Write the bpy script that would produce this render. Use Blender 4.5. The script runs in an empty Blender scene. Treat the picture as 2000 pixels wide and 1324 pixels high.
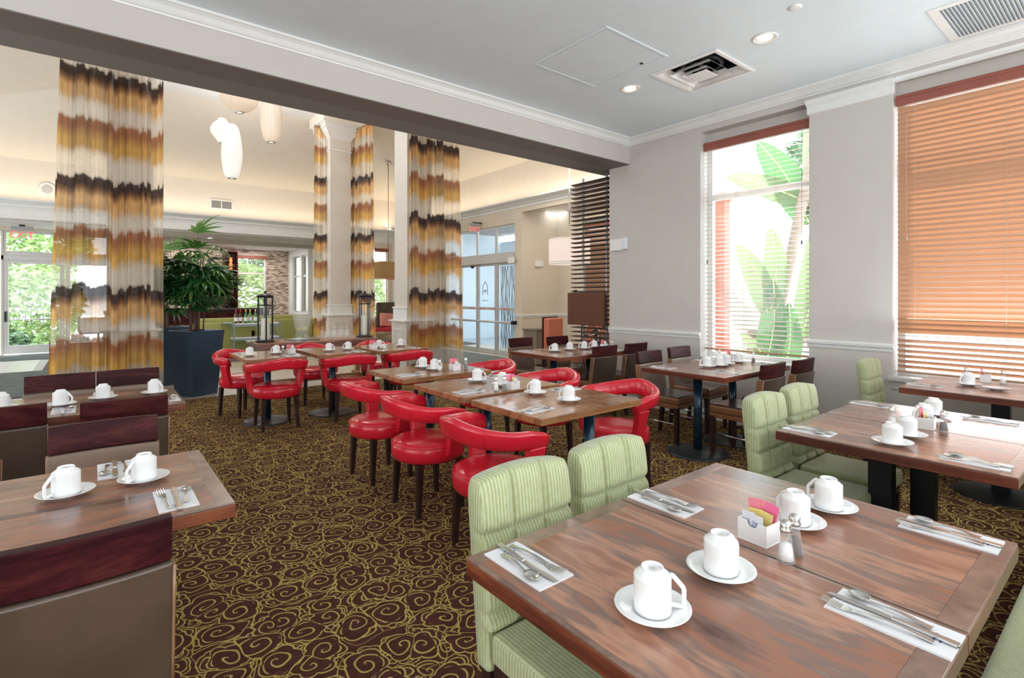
import bpy, bmesh, math, random
from mathutils import Vector, Matrix
random.seed(7)
PI = math.pi
S = bpy.context.scene
COL = S.collection
# ---------------------------------------------------------------- camera, world, light, exposure
cam = bpy.data.cameras.new('camera'); camo = bpy.data.objects.new('camera', cam); COL.objects.link(camo)
camo.location = (0, 0, 1.435); camo.rotation_euler = (PI/2, 0, -math.radians(38.9))
cam.sensor_width = 36; cam.lens = 18.288; cam.shift_y = -0.0425; cam.clip_start = 0.05
S.camera = camo
S.view_settings.view_transform = 'Standard'; S.view_settings.look = 'None'
S.view_settings.exposure = 0.68; S.view_settings.gamma = 1.0; S.view_settings.use_curve_mapping = False
S.cycles.max_bounces = 7; S.cycles.diffuse_bounces = 4; S.cycles.glossy_bounces = 3
S.cycles.transmission_bounces = 6; S.cycles.transparent_max_bounces = 10
S.cycles.sample_clamp_indirect = 6; S.cycles.caustics_reflective = False; S.cycles.caustics_refractive = False
W = bpy.data.worlds.new('sky'); S.world = W; W.use_nodes = True
bg = W.node_tree.nodes['Background']; bg.inputs[0].default_value = (0.86, 0.94, 1.0, 1); bg.inputs[1].default_value = 3.3

def light(name, kind, loc, energy, color=(1, 1, 1), rot=(0, 0, 0), size=1, sy=None, spot=None):
    l = bpy.data.lights.new(name, kind); l.energy = energy; l.color = color
    if kind == 'AREA':
        l.size = size
        if sy: l.shape = 'RECTANGLE'; l.size_y = sy
    elif kind == 'SUN': l.angle = size
    else: l.shadow_soft_size = size
    if spot: l.spot_size = spot; l.spot_blend = 0.8
    o = bpy.data.objects.new(name, l); COL.objects.link(o); o.location = loc; o.rotation_euler = rot
    return o
light('sun', 'SUN', (9, 0, 9), 4.5, (1, .95, .86), (math.radians(40), 0, math.radians(112)), 0.02)
# added area fills for the dining room, in place of daylight
light('right_wall_fill', 'AREA', (5.3, -2.6, 1.9), 90, (.88, .95, 1), (0, math.radians(110), 0), 2.4, 2.4)  # added area fill; the right wall has no opening here
light('rear_fill', 'AREA', (0.6, -3.8, 1.9), 200, (.95, .98, 1), (math.radians(103), 0, 0), 8, 3)  # added broad fill behind the camera; the back wall is solid
light('left_wall_fill', 'AREA', (-4.8, 1.5, 1.9), 110, (.93, .97, 1), (0, math.radians(-103), 0), 3, 5)  # added side fill; the left wall is solid
light('ceiling_bounce_fill', 'AREA', (5.45, .3, 1.1), 13, (.92, .97, 1), (0, math.radians(150), 0), .5, 2.2)  # added fill inside the room, aimed up to brighten the ceiling
# lobby: cove lights on the ledge, added fills and general lamps
light('cove_light_far', 'AREA', (1.5, 15.52, 3.56), 20, (1, .84, .62), (math.radians(180), 0, 0), 12, .12)
light('cove_light_entrance', 'AREA', (7.50, 11.0, 3.66), 17, (1, .84, .62), (math.radians(180), 0, 0), .12, 10)
light('lobby_uplight_fill', 'POINT', (1.9, 8.0, 4.85), 42, (.95, .97, 1), size=.35)  # added point fill off the pendants, brightens the flat ceiling
light('lobby_uplight_fill_rear', 'POINT', (2.6, 11.4, 4.95), 45, (1, .95, .9), size=.35)  # second added point fill for the flat ceiling, behind the pendants
light('lobby_left_fill', 'AREA', (-4.6, 10.5, 2.2), 120, (.95, .98, 1), (0, math.radians(-98), 0), 4, 7)  # added area fill for the lobby; the wall behind it is solid
light('vestibule_fill', 'AREA', (9.6, 10.8, 3.44), 90, (.88, .95, 1), (0, 0, 0), 2.4, 4)  # added fill under the vestibule ceiling to brighten the view through the doors
light('bar_lamp', 'AREA', (3.2, 18.6, 3.0), 60, (1, .95, .88), (0, 0, 0), 3, 1.6)
light('niche_lamp', 'AREA', (8.2, 7.2, 3.38), 9, (1, .9, .75), (0, 0, 0), .7, 2.5)
light('niche_front_lamp', 'AREA', (6.7, 7.0, 3.9), 26, (1, .95, .88), (0, 0, 0), 1.2, 2.5)

# ---------------------------------------------------------------- materials
MATS = {}
def nodes(m): return m.node_tree.nodes, m.node_tree.links
def mat(name, col, rough=.5, metal=0, spec=.5, sheen=0, coat=0, trans=0, bump=None, var=0, emit=None):
    if name in MATS: return MATS[name]
    m = bpy.data.materials.new(name); m.use_nodes = True; MATS[name] = m
    n, l = nodes(m); b = n['Principled BSDF']
    b.inputs['Base Color'].default_value = (*col, 1); b.inputs['Roughness'].default_value = rough
    b.inputs['Metallic'].default_value = metal; b.inputs['Specular IOR Level'].default_value = spec
    if coat: b.inputs['Coat Weight'].default_value = coat; b.inputs['Coat Roughness'].default_value = .15
    if sheen: b.inputs['Sheen Weight'].default_value = sheen
    if trans: b.inputs['Transmission Weight'].default_value = trans
    if emit: b.inputs['Emission Color'].default_value = (*emit[0], 1); b.inputs['Emission Strength'].default_value = emit[1]
    tc = n.new('ShaderNodeTexCoord')
    nz = n.new('ShaderNodeTexNoise'); nz.inputs['Scale'].default_value = bump[0] if bump else 12
    l.new(tc.outputs['Object'], nz.inputs['Vector'])
    if bump:
        bp = n.new('ShaderNodeBump'); bp.inputs['Strength'].default_value = bump[1]; bp.inputs['Distance'].default_value = bump[2] if len(bump) > 2 else .002
        l.new(nz.outputs[0], bp.inputs['Height']); l.new(bp.outputs[0], b.inputs['Normal'])
    v = var or .04
    mx = n.new('ShaderNodeMix'); mx.data_type = 'RGBA'; mx.blend_type = 'MIX'
    mx.inputs[6].default_value = tuple(c*(1-v) for c in col)+(1,); mx.inputs[7].default_value = tuple(min(1, c*(1+v)) for c in col)+(1,)
    n2 = n.new('ShaderNodeTexNoise'); n2.inputs['Scale'].default_value = 5; l.new(tc.outputs['Object'], n2.inputs['Vector'])
    l.new(n2.outputs[0], mx.inputs[0]); l.new(mx.outputs[2], b.inputs['Base Color'])
    return m
def ramp(n, stops, interp='LINEAR'):
    r = n.new('ShaderNodeValToRGB'); e = r.color_ramp.elements; r.color_ramp.interpolation = interp
    while len(e) < len(stops): e.new(.5)
    for k, (p, c) in enumerate(stops): e[k].position = p; e[k].color = (*c, 1)
    return r
def M_(n, l, op, a, b=None, c=None):
    x = n.new('ShaderNodeMath'); x.operation = op
    for i, v in enumerate((a, b, c)):
        if v is None: continue
        if isinstance(v, (int, float)): x.inputs[i].default_value = v
        else: l.new(v, x.inputs[i])
    return x.outputs[0]
def wood(name, cols, rough=.3, scale=(6, .7, 6), coat=.0, knots=True, spec=.5):
    m = bpy.data.materials.new(name); m.use_nodes = True; MATS[name] = m
    n, l = nodes(m); b = n['Principled BSDF']
    tc = n.new('ShaderNodeTexCoord'); oi = n.new('ShaderNodeObjectInfo')
    mp = n.new('ShaderNodeMapping'); mp.inputs['Scale'].default_value = scale
    ad = n.new('ShaderNodeVectorMath'); ad.operation = 'ADD'
    sc = n.new('ShaderNodeVectorMath'); sc.operation = 'SCALE'; sc.inputs[3].default_value = 1
    cb = n.new('ShaderNodeCombineXYZ'); r1 = M_(n, l, 'MULTIPLY', oi.outputs['Random'], 17.0)
    for i in range(3): l.new(r1, cb.inputs[i])
    l.new(tc.outputs['Object'], mp.inputs[0]); l.new(mp.outputs[0], ad.inputs[0]); l.new(cb.outputs[0], ad.inputs[1])
    a = n.new('ShaderNodeTexNoise'); a.inputs['Scale'].default_value = .9; a.inputs['Detail'].default_value = 5; a.inputs['Distortion'].default_value = .7; a.inputs['Roughness'].default_value = .55
    l.new(ad.outputs[0], a.inputs['Vector'])
    f = n.new('ShaderNodeTexNoise'); f.inputs['Scale'].default_value = 9; f.inputs['Detail'].default_value = 3
    l.new(ad.outputs[0], f.inputs['Vector'])
    mixv = M_(n, l, 'MULTIPLY_ADD', f.outputs[0], .22, M_(n, l, 'MULTIPLY', a.outputs[0], .86))
    k = len(cols)
    r = ramp(n, [(.42+.24*i/(k-1), c) for i, c in enumerate(cols)])
    l.new(mixv, r.inputs[0]); l.new(r.outputs[0], b.inputs['Base Color'])
    b.inputs['Roughness'].default_value = rough; b.inputs['Specular IOR Level'].default_value = spec
    if coat: b.inputs['Coat Weight'].default_value = coat; b.inputs['Coat Roughness'].default_value = .12
    bp = n.new('ShaderNodeBump'); bp.inputs['Strength'].default_value = .12; bp.inputs['Distance'].default_value = .001
    l.new(f.outputs[0], bp.inputs['Height']); l.new(bp.outputs[0], b.inputs['Normal'])
    return m
wall_m = mat('wall_paint', (.61, .575, .545), .65, bump=(160, .15, .001))
wall_warm = mat('wall_paint_warm', (.71, .64, .53), .65, bump=(160, .1, .001))
wall_rough = mat('wall_textured', (.60, .565, .53), .7, bump=(45, .5, .004))
trim_m = mat('white_trim', (.82, .83, .82), .35)
ceil_m = mat('ceiling_paint', (.77, .855, .91), .5)
ceil_lobby = mat('lobby_ceiling_paint', (.85, .78, .69), .7)
flat_white = mat('white_ceiling', (.93, .93, .92), .7)
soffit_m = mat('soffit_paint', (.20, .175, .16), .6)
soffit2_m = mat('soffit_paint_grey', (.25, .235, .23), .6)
white_p = mat('white_plastic', (.85, .85, .84), .35)
ceramic = mat('white_ceramic', (.90, .90, .90), .12, coat=.4, var=.01)
steel = mat('steel', (.66, .65, .63), .22, 1)
chrome = mat('chrome', (.8, .8, .8), .1, 1)
brushed = mat('aluminium_frame', (.60, .61, .62), .4, .5)
black_m = mat('black_metal', (.012, .014, .018), .3, .3)
blue_black = mat('blue_black_metal', (.015, .05, .085), .25, .4, coat=.3)
disc_m = mat('table_foot_metal', (.05, .055, .06), .35, .4)
dark_wood = wood('dark_mahogany', [(.026, .005, .008), (.05, .009, .011), (.085, .02, .018)], .42, (3, 14, 14), .0, spec=.12)
leg_wood = wood('leg_wood', [(.018, .008, .008), (.03, .012, .012), (.045, .018, .015)], .35, (8, 8, 1))
table_wood = wood('rustic_table_wood', [(.10, .040, .030), (.21, .11, .085), (.36, .145, .085), (.22, .14, .115), (.50, .25, .16), (.32, .145, .095)], .26, (3.6, .62, 3.6), .22)
table_wood_x = wood('rustic_table_wood_across', [(.10, .040, .030), (.21, .11, .085), (.36, .145, .085), (.22, .14, .115), (.50, .25, .16), (.32, .145, .095)], .26, (.62, 3.6, 3.6), .22)
edge_wood = wood('table_edge_wood', [(.075, .016, .010), (.15, .035, .018), (.23, .065, .028)], .3, (1.5, 1.5, 22), .2)
edge_light = wood('table_rim_wood', [(.17, .10, .08), (.28, .17, .13), (.36, .24, .19)], .26, (3, 3, 9), .3)
leather = None
leather_tan = mat('tan_leather', (.30, .165, .09), .34, bump=(60, .12, .002), var=.22, coat=.2)
red_l = mat('red_leather', (.70, .013, .035), .25, bump=(28, .12, .003), var=.13, coat=.35)
orange_l = mat('orange_leather', (.74, .21, .12), .3, coat=.2)
stitch_m = mat('seam_thread', (.45, .42, .38), .6)
red_dark = mat('red_seam', (.38, .008, .018), .35)
slat_red = mat('mahogany_valance', (.30, .085, .058), .4, var=.15)
glass_m = mat('clear_glass', (1, 1, 1), .02, trans=1)
MATS['clear_glass'].node_tree.nodes['Principled BSDF'].inputs['IOR'].default_value = 1.25
paper = mat('napkin_paper', (.86, .85, .87), .8)
pink = mat('pink_paper', (.86, .16, .33), .6, var=.1); pink2 = mat('rose_paper', (.88, .25, .32), .6)
yellow_p = mat('yellow_paper', (.85, .66, .22), .6); white_pk = mat('white_paper', (.80, .82, .88), .6)
ink = mat('blue_ink', (.10, .14, .50), .7); ink_d = mat('dark_ink', (.08, .08, .12), .7); ink_r = mat('red_ink', (.6, .05, .07), .7)
wax = mat('cream_wax', (.95, .93, .78), .5)
planter_m = mat('blue_grey_planter', (.035, .075, .13), .3, .2, coat=.3)
soil_m = mat('soil', (.03, .02, .015), .95)
green_leaf = mat('palm_leaf', (.022, .105, .026), .25, var=.5, coat=.35)
green_leaf2 = mat('palm_leaf_light', (.10, .25, .05), .35, var=.4)
stem_m = mat('palm_stem', (.16, .075, .055), .7, var=.4)
green_sofa = mat('olive_upholstery', (.36, .37, .11), .6)
ex_white = mat('outside_stucco', (.9, .9, .88), .8)
ex_red = mat('outside_terracotta', (.62, .22, .17), .8)
ex_ground = mat('outside_paving', (.75, .74, .70), .9)
ban_leaf = None; ban_leaf2 = None
bark_m = mat('bark', (.42, .33, .28), .9, bump=(30, .8, .01), var=.3)
bush_m = mat('bush_leaves', (.32, .46, .17), .6, var=.5); bush_d = mat('bush_leaves_dark', (.13, .24, .12), .6, var=.5)
dark_glass = mat('dark_plastic', (.02, .02, .02), .3)
grey_pl = mat('grey_plastic', (.32, .34, .35), .4)
cord_m = mat('cord', (.55, .42, .3), .7)
bulb = mat('lamp_glow', (1, .93, .8), .5, emit=((1, .9, .72), 5.0))
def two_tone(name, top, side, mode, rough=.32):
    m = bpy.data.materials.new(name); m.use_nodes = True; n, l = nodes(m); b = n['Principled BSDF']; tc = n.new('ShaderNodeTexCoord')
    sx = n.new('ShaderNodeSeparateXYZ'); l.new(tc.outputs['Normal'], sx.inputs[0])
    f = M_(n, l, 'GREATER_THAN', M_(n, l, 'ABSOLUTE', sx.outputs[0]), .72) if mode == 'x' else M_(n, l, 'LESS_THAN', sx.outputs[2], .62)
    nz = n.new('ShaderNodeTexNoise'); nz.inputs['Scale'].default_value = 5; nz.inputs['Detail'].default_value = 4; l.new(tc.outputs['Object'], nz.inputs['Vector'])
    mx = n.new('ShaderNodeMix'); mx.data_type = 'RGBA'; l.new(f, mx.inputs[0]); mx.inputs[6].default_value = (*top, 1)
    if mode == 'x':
        m0 = n.new('ShaderNodeMix'); m0.data_type = 'RGBA'; l.new(M_(n, l, 'GREATER_THAN', sx.outputs[1], .5), m0.inputs[0]); m0.inputs[6].default_value = (*top, 1); m0.inputs[7].default_value = (.20, .13, .092, 1); l.new(m0.outputs[2], mx.inputs[6])  # front faces painted lighter tan to stand in for reflected sheen
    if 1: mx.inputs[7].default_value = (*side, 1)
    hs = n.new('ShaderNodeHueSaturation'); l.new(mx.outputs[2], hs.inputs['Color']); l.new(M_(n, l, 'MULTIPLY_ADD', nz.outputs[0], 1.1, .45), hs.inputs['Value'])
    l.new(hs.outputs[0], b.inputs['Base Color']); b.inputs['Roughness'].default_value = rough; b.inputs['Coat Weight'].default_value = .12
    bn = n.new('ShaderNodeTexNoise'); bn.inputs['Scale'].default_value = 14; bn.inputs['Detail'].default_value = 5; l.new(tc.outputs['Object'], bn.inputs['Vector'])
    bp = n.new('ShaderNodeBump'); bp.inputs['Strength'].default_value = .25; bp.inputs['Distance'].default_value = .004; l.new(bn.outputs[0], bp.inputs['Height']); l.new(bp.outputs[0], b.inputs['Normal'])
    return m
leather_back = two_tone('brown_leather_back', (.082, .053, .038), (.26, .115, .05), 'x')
leather_seat = two_tone('brown_leather_seat', (.075, .050, .040), (.26, .115, .05), 'z', .28)
def fabric_green():
    m = bpy.data.materials.new('green_stripe_fabric'); m.use_nodes = True; MATS['green'] = m
    n, l = nodes(m); b = n['Principled BSDF']; tc = n.new('ShaderNodeTexCoord'); sx = n.new('ShaderNodeSeparateXYZ')
    l.new(tc.outputs['Object'], sx.inputs[0]); sn = n.new('ShaderNodeSeparateXYZ'); l.new(tc.outputs['Normal'], sn.inputs[0])
    isx = M_(n, l, 'GREATER_THAN', M_(n, l, 'ABSOLUTE', sn.outputs[0]), .75)
    uu = M_(n, l, 'ADD', M_(n, l, 'MULTIPLY', sx.outputs[1], isx), M_(n, l, 'MULTIPLY', sx.outputs[0], M_(n, l, 'SUBTRACT', 1.0, isx)))
    w = M_(n, l, 'SINE', M_(n, l, 'MULTIPLY', uu, 2*PI/.0125))
    nz = n.new('ShaderNodeTexNoise'); nz.inputs['Scale'].default_value = 55; l.new(tc.outputs['Object'], nz.inputs['Vector'])
    zz = M_(n, l, 'SINE', M_(n, l, 'MULTIPLY', sx.outputs[2], 2*PI/.006))
    f = M_(n, l, 'MULTIPLY_ADD', w, .28, M_(n, l, 'MULTIPLY_ADD', nz.outputs[0], .5, M_(n, l, 'MULTIPLY_ADD', zz, .05, .25)))
    r = ramp(n, [(.15, (.33, .35, .15)), (.5, (.42, .46, .24)), (.85, (.53, .58, .38))])
    l.new(f, r.inputs[0]); l.new(r.outputs[0], b.inputs['Base Color']); b.inputs['Roughness'].default_value = .6
    b.inputs['Sheen Weight'].default_value = .3
    bp = n.new('ShaderNodeBump'); bp.inputs['Strength'].default_value = .25; bp.inputs['Distance'].default_value = .002
    l.new(f, bp.inputs['Height']); l.new(bp.outputs[0], b.inputs['Normal'])
    return m
green_f = fabric_green()
def butcher():
    m = bpy.data.materials.new('butcher_block'); m.use_nodes = True
    n, l = nodes(m); b = n['Principled BSDF']; tc = n.new('ShaderNodeTexCoord')
    sx = n.new('ShaderNodeSeparateXYZ'); l.new(tc.outputs['Object'], sx.inputs[0])
    cb = n.new('ShaderNodeCombineXYZ'); l.new(sx.outputs[0], cb.inputs[0]); l.new(M_(n, l, 'ADD', sx.outputs[1], M_(n, l, 'MULTIPLY', sx.outputs[2], .6)), cb.inputs[1])
    br = n.new('ShaderNodeTexBrick'); l.new(cb.outputs[0], br.inputs['Vector'])
    br.inputs['Scale'].default_value = 1; br.inputs['Brick Width'].default_value = .16; br.inputs['Row Height'].default_value = .034
    br.inputs['Mortar Size'].default_value = .0004; br.inputs['Bias'].default_value = 0; br.offset = .37
    br.inputs[1].default_value = (.14, .045, .02, 1); br.inputs[2].default_value = (.50, .25, .11, 1); br.inputs[3].default_value = (.12, .05, .025, 1)
    nz = n.new('ShaderNodeTexNoise'); nz.inputs['Scale'].default_value = 4
    mp = n.new('ShaderNodeMapping'); mp.inputs['Scale'].default_value = (1, 12, 12); l.new(tc.outputs['Object'], mp.inputs[0]); l.new(mp.outputs[0], nz.inputs['Vector'])
    r = ramp(n, [(.3, (.30, .12, .05)), (.7, (.42, .20, .09))]); l.new(nz.outputs[0], r.inputs[0])
    mx = n.new('ShaderNodeMix'); mx.data_type = 'RGBA'; mx.inputs[0].default_value = .5
    l.new(br.outputs[0], mx.inputs[6]); l.new(r.outputs[0], mx.inputs[7]); l.new(mx.outputs[2], b.inputs['Base Color'])
    b.inputs['Roughness'].default_value = .25; b.inputs['Coat Weight'].default_value = .3; b.inputs['Coat Roughness'].default_value = .1
    return m
butcher_m = butcher()
def carpet():
    m = bpy.data.materials.new('swirl_carpet'); m.use_nodes = True
    n, l = nodes(m); b = n['Principled BSDF']; tc = n.new('ShaderNodeTexCoord')
    nz = n.new('ShaderNodeTexNoise'); nz.inputs['Scale'].default_value = 6; nz.inputs['Detail'].default_value = 1; l.new(tc.outputs['Object'], nz.inputs['Vector'])
    s0 = n.new('ShaderNodeVectorMath'); s0.operation = 'SUBTRACT'; l.new(nz.outputs['Color'], s0.inputs[0]); s0.inputs[1].default_value = (.5, .5, .5)
    s1 = n.new('ShaderNodeVectorMath'); s1.operation = 'SCALE'; l.new(s0.outputs[0], s1.inputs[0]); s1.inputs[3].default_value = .085
    s2 = n.new('ShaderNodeVectorMath'); s2.operation = 'ADD'; l.new(tc.outputs['Object'], s2.inputs[0]); l.new(s1.outputs[0], s2.inputs[1])
    outs = []
    for sc_, off, pitch, hw, lob, Rl in ((6.2, 0, .040, .0036, 2.5, .078), (9.0, 3.37, .030, .0032, 2.0, .050)):
        mp = n.new('ShaderNodeMapping'); mp.inputs['Location'].default_value = (off, off*.7, 0); l.new(s2.outputs[0], mp.inputs[0])
        fl = n.new('ShaderNodeVectorMath'); fl.operation = 'MULTIPLY'; fl.inputs[1].default_value = (1, 1, 0); l.new(mp.outputs[0], fl.inputs[0])
        vf = n.new('ShaderNodeTexVoronoi'); vf.voronoi_dimensions = '2D'; vf.inputs['Scale'].default_value = sc_; l.new(fl.outputs[0], vf.inputs['Vector']); vf.inputs['Randomness'].default_value = .8
        d = n.new('ShaderNodeVectorMath'); d.operation = 'SUBTRACT'; l.new(fl.outputs[0], d.inputs[0]); l.new(vf.outputs['Position'], d.inputs[1])
        sx = n.new('ShaderNodeSeparateXYZ'); l.new(d.outputs[0], sx.inputs[0])
        ln = n.new('ShaderNodeVectorMath'); ln.operation = 'LENGTH'; l.new(d.outputs[0], ln.inputs[0]); r = ln.outputs['Value']
        rc = n.new('ShaderNodeSeparateColor'); l.new(vf.outputs['Color'], rc.inputs[0])
        sg = M_(n, l, 'SUBTRACT', M_(n, l, 'MULTIPLY', M_(n, l, 'GREATER_THAN', rc.outputs[0], .5), 2.0), 1.0)
        ang = M_(n, l, 'ADD', M_(n, l, 'MULTIPLY', M_(n, l, 'ARCTAN2', sx.outputs[1], sx.outputs[0]), sg), M_(n, l, 'MULTIPLY', rc.outputs[1], 6.28))
        # spiral arm: radius grows one pitch per turn
        fr = M_(n, l, 'FRACT', M_(n, l, 'SUBTRACT', M_(n, l, 'DIVIDE', r, pitch), M_(n, l, 'DIVIDE', ang, 2*PI)))
        dl = M_(n, l, 'MULTIPLY', M_(n, l, 'ABSOLUTE', M_(n, l, 'SUBTRACT', fr, .5)), pitch)
        lobes = M_(n, l, 'ABSOLUTE', M_(n, l, 'SINE', M_(n, l, 'MULTIPLY', ang, lob)))
        Ro = M_(n, l, 'MULTIPLY_ADD', lobes, Rl*.22, M_(n, l, 'MULTIPLY_ADD', rc.outputs[2], Rl*.35, Rl*.72))
        ins = M_(n, l, 'LESS_THAN', r, M_(n, l, 'MULTIPLY', Ro, .80))
        sp = M_(n, l, 'MULTIPLY', M_(n, l, 'LESS_THAN', dl, hw), ins)
        cloud = M_(n, l, 'LESS_THAN', M_(n, l, 'ABSOLUTE', M_(n, l, 'SUBTRACT', r, Ro)), hw)
        both = M_(n, l, 'MAXIMUM', sp, cloud)
        inside = M_(n, l, 'LESS_THAN', r, Ro)
        if off == 0:
            ve = n.new('ShaderNodeTexVoronoi'); ve.voronoi_dimensions = '2D'; ve.feature = 'DISTANCE_TO_EDGE'; ve.inputs['Scale'].default_value = sc_; ve.inputs['Randomness'].default_value = .8; l.new(fl.outputs[0], ve.inputs['Vector'])
            eg = M_(n, l, 'LESS_THAN', M_(n, l, 'DIVIDE', ve.outputs['Distance'], sc_), hw*.8)
            first_in = inside; outs.append(M_(n, l, 'MAXIMUM', both, M_(n, l, 'MULTIPLY', eg, M_(n, l, 'GREATER_THAN', rc.outputs[1], .35))))
        else: outs.append(M_(n, l, 'MULTIPLY', both, M_(n, l, 'SUBTRACT', 1.0, first_in)))
    ln_ = M_(n, l, 'MAXIMUM', outs[0], outs[1])
    fz = n.new('ShaderNodeTexNoise'); fz.inputs['Scale'].default_value = 240; l.new(tc.outputs['Object'], fz.inputs['Vector'])
    st = n.new('ShaderNodeTexNoise'); st.inputs['Scale'].default_value = 1; mp = n.new('ShaderNodeMapping'); mp.inputs['Scale'].default_value = (10, 130, 1); l.new(tc.outputs['Object'], mp.inputs[0]); l.new(mp.outputs[0], st.inputs['Vector'])
    fz_ = M_(n, l, 'MULTIPLY_ADD', st.outputs[0], .6, M_(n, l, 'MULTIPLY', fz.outputs[0], .4))
    r1 = ramp(n, [(.35, (.050, .018, .015)), (.65, (.125, .045, .034))]); r2 = ramp(n, [(.3, (.36, .27, .065)), (.7, (.68, .54, .17))])
    l.new(fz_, r1.inputs[0]); l.new(fz.outputs[0], r2.inputs[0])
    mx = n.new('ShaderNodeMix'); mx.data_type = 'RGBA'; l.new(ln_, mx.inputs[0]); l.new(r1.outputs[0], mx.inputs[6]); l.new(r2.outputs[0], mx.inputs[7])
    l.new(mx.outputs[2], b.inputs['Base Color']); b.inputs['Roughness'].default_value = .95; b.inputs['Specular IOR Level'].default_value = .1
    bp = n.new('ShaderNodeBump'); bp.inputs['Strength'].default_value = .4; bp.inputs['Distance'].default_value = .003; l.new(fz.outputs[0], bp.inputs['Height']); l.new(bp.outputs[0], b.inputs['Normal'])
    return m
carpet_m = carpet()
def brickmat(name, c1, c2, mort, bw, rh, ms, rough=.5, axes=(0, 1), bump=.0):
    m = bpy.data.materials.new(name); m.use_nodes = True; n, l = nodes(m); b = n['Principled BSDF']; tc = n.new('ShaderNodeTexCoord')
    sx = n.new('ShaderNodeSeparateXYZ'); l.new(tc.outputs['Object'], sx.inputs[0]); cb = n.new('ShaderNodeCombineXYZ')
    l.new(sx.outputs[axes[0]], cb.inputs[0]); l.new(sx.outputs[axes[1]], cb.inputs[1])
    br = n.new('ShaderNodeTexBrick'); l.new(cb.outputs[0], br.inputs['Vector']); br.inputs['Scale'].default_value = 1
    br.inputs['Brick Width'].default_value = bw; br.inputs['Row Height'].default_value = rh; br.inputs['Mortar Size'].default_value = ms
    br.inputs[1].default_value = (*c1, 1); br.inputs[2].default_value = (*c2, 1); br.inputs[3].default_value = (*mort, 1)
    l.new(br.outputs[0], b.inputs['Base Color']); b.inputs['Roughness'].default_value = rough
    if bump:
        bp = n.new('ShaderNodeBump'); bp.inputs['Strength'].default_value = bump; bp.inputs['Distance'].default_value = .01; bp.invert = True
        l.new(br.outputs['Fac'], bp.inputs['Height']); l.new(bp.outputs[0], b.inputs['Normal'])
    return m
mosaic_m = brickmat('mosaic_strip_tile', (.20, .10, .07), (.85, .72, .60), (.35, .27, .22), .14, .035, .003, .35, (0, 2), .5)
tile_floor = brickmat('plank_tile', (.50, .42, .33), (.56, .48, .39), (.38, .33, .28), .9, .22, .004, .3)
mat_dark = mat('entry_mat', (.10, .12, .12), .95, var=.6)
def curtain_mat():
    m = bpy.data.materials.new('banded_sheer'); m.use_nodes = True; n, l = nodes(m); b = n['Principled BSDF']; out = n['Material Output']
    tc = n.new('ShaderNodeTexCoord'); sx = n.new('ShaderNodeSeparateXYZ'); l.new(tc.outputs['Object'], sx.inputs[0])
    nz = n.new('ShaderNodeTexNoise'); nz.inputs['Scale'].default_value = 1; mp = n.new('ShaderNodeMapping'); mp.inputs['Scale'].default_value = (9, 9, .25)
    l.new(tc.outputs['Object'], mp.inputs[0]); l.new(mp.outputs[0], nz.inputs['Vector']); nz.inputs['Detail'].default_value = 1
    wn = n.new('ShaderNodeTexWhiteNoise'); wn.noise_dimensions = '1D'; l.new(M_(n, l, 'FLOOR', M_(n, l, 'MULTIPLY', M_(n, l, 'ADD', sx.outputs[0], sx.outputs[1]), 15.0)), wn.inputs['W'])
    z = M_(n, l, 'MULTIPLY_ADD', wn.outputs['Value'], .12, M_(n, l, 'MULTIPLY_ADD', nz.outputs[0], .16, sx.outputs[2]))
    t = M_(n, l, 'FRACT', M_(n, l, 'DIVIDE', M_(n, l, 'SUBTRACT', 3.03+1.345*4, z), 1.345))
    dk, gd, cr, rs, am = (.045, .018, .012), (.72, .42, .14), (.76, .68, .56), (.36, .13, .04), (.66, .38, .07)
    r = ramp(n, [(0, cr), (.03, dk), (.10, dk), (.15, (.30, .13, .04)), (.20, gd), (.29, gd), (.37, cr), (.46, cr), (.51, rs), (.57, rs), (.68, am), (.75, am), (.83, cr), (.97, cr)])
    l.new(t, r.inputs[0])
    ra = ramp(n, [(0, (.42,)*3), (.03, (.97,)*3), (.13, (.97,)*3), (.20, (.9,)*3), (.30, (.85,)*3), (.36, (.42,)*3), (.47, (.42,)*3), (.50, (.93,)*3), (.75, (.9,)*3), (.83, (.42,)*3), (1, (.42,)*3)])
    l.new(t, ra.inputs[0])
    st = n.new('ShaderNodeTexNoise'); st.inputs['Scale'].default_value = 1; mp2 = n.new('ShaderNodeMapping'); mp2.inputs['Scale'].default_value = (26, 26, .1); l.new(tc.outputs['Object'], mp2.inputs[0]); l.new(mp2.outputs[0], st.inputs['Vector'])
    hs = n.new('ShaderNodeHueSaturation'); l.new(r.outputs[0], hs.inputs['Color']); l.new(M_(n, l, 'MULTIPLY_ADD', wn.outputs['Value'], .5, M_(n, l, 'MULTIPLY_ADD', st.outputs[0], 2.2, -.30)), hs.inputs['Value']); hs.inputs['Saturation'].default_value = .98
    l.new(hs.outputs[0], b.inputs['Base Color']); b.inputs['Roughness'].default_value = .4; b.inputs['Sheen Weight'].default_value = .2
    tl = n.new('ShaderNodeBsdfTranslucent'); l.new(hs.outputs[0], tl.inputs[0])
    m1 = n.new('ShaderNodeMixShader'); m1.inputs[0].default_value = .45; l.new(b.outputs[0], m1.inputs[1]); l.new(tl.outputs[0], m1.inputs[2])
    tr = n.new('ShaderNodeBsdfTransparent'); m2 = n.new('ShaderNodeMixShader'); l.new(ra.outputs[0], m2.inputs[0]); l.new(tr.outputs[0], m2.inputs[1]); l.new(m1.outputs[0], m2.inputs[2])
    l.new(m2.outputs[0], out.inputs[0]); return m
curtain_m = curtain_mat()
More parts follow.
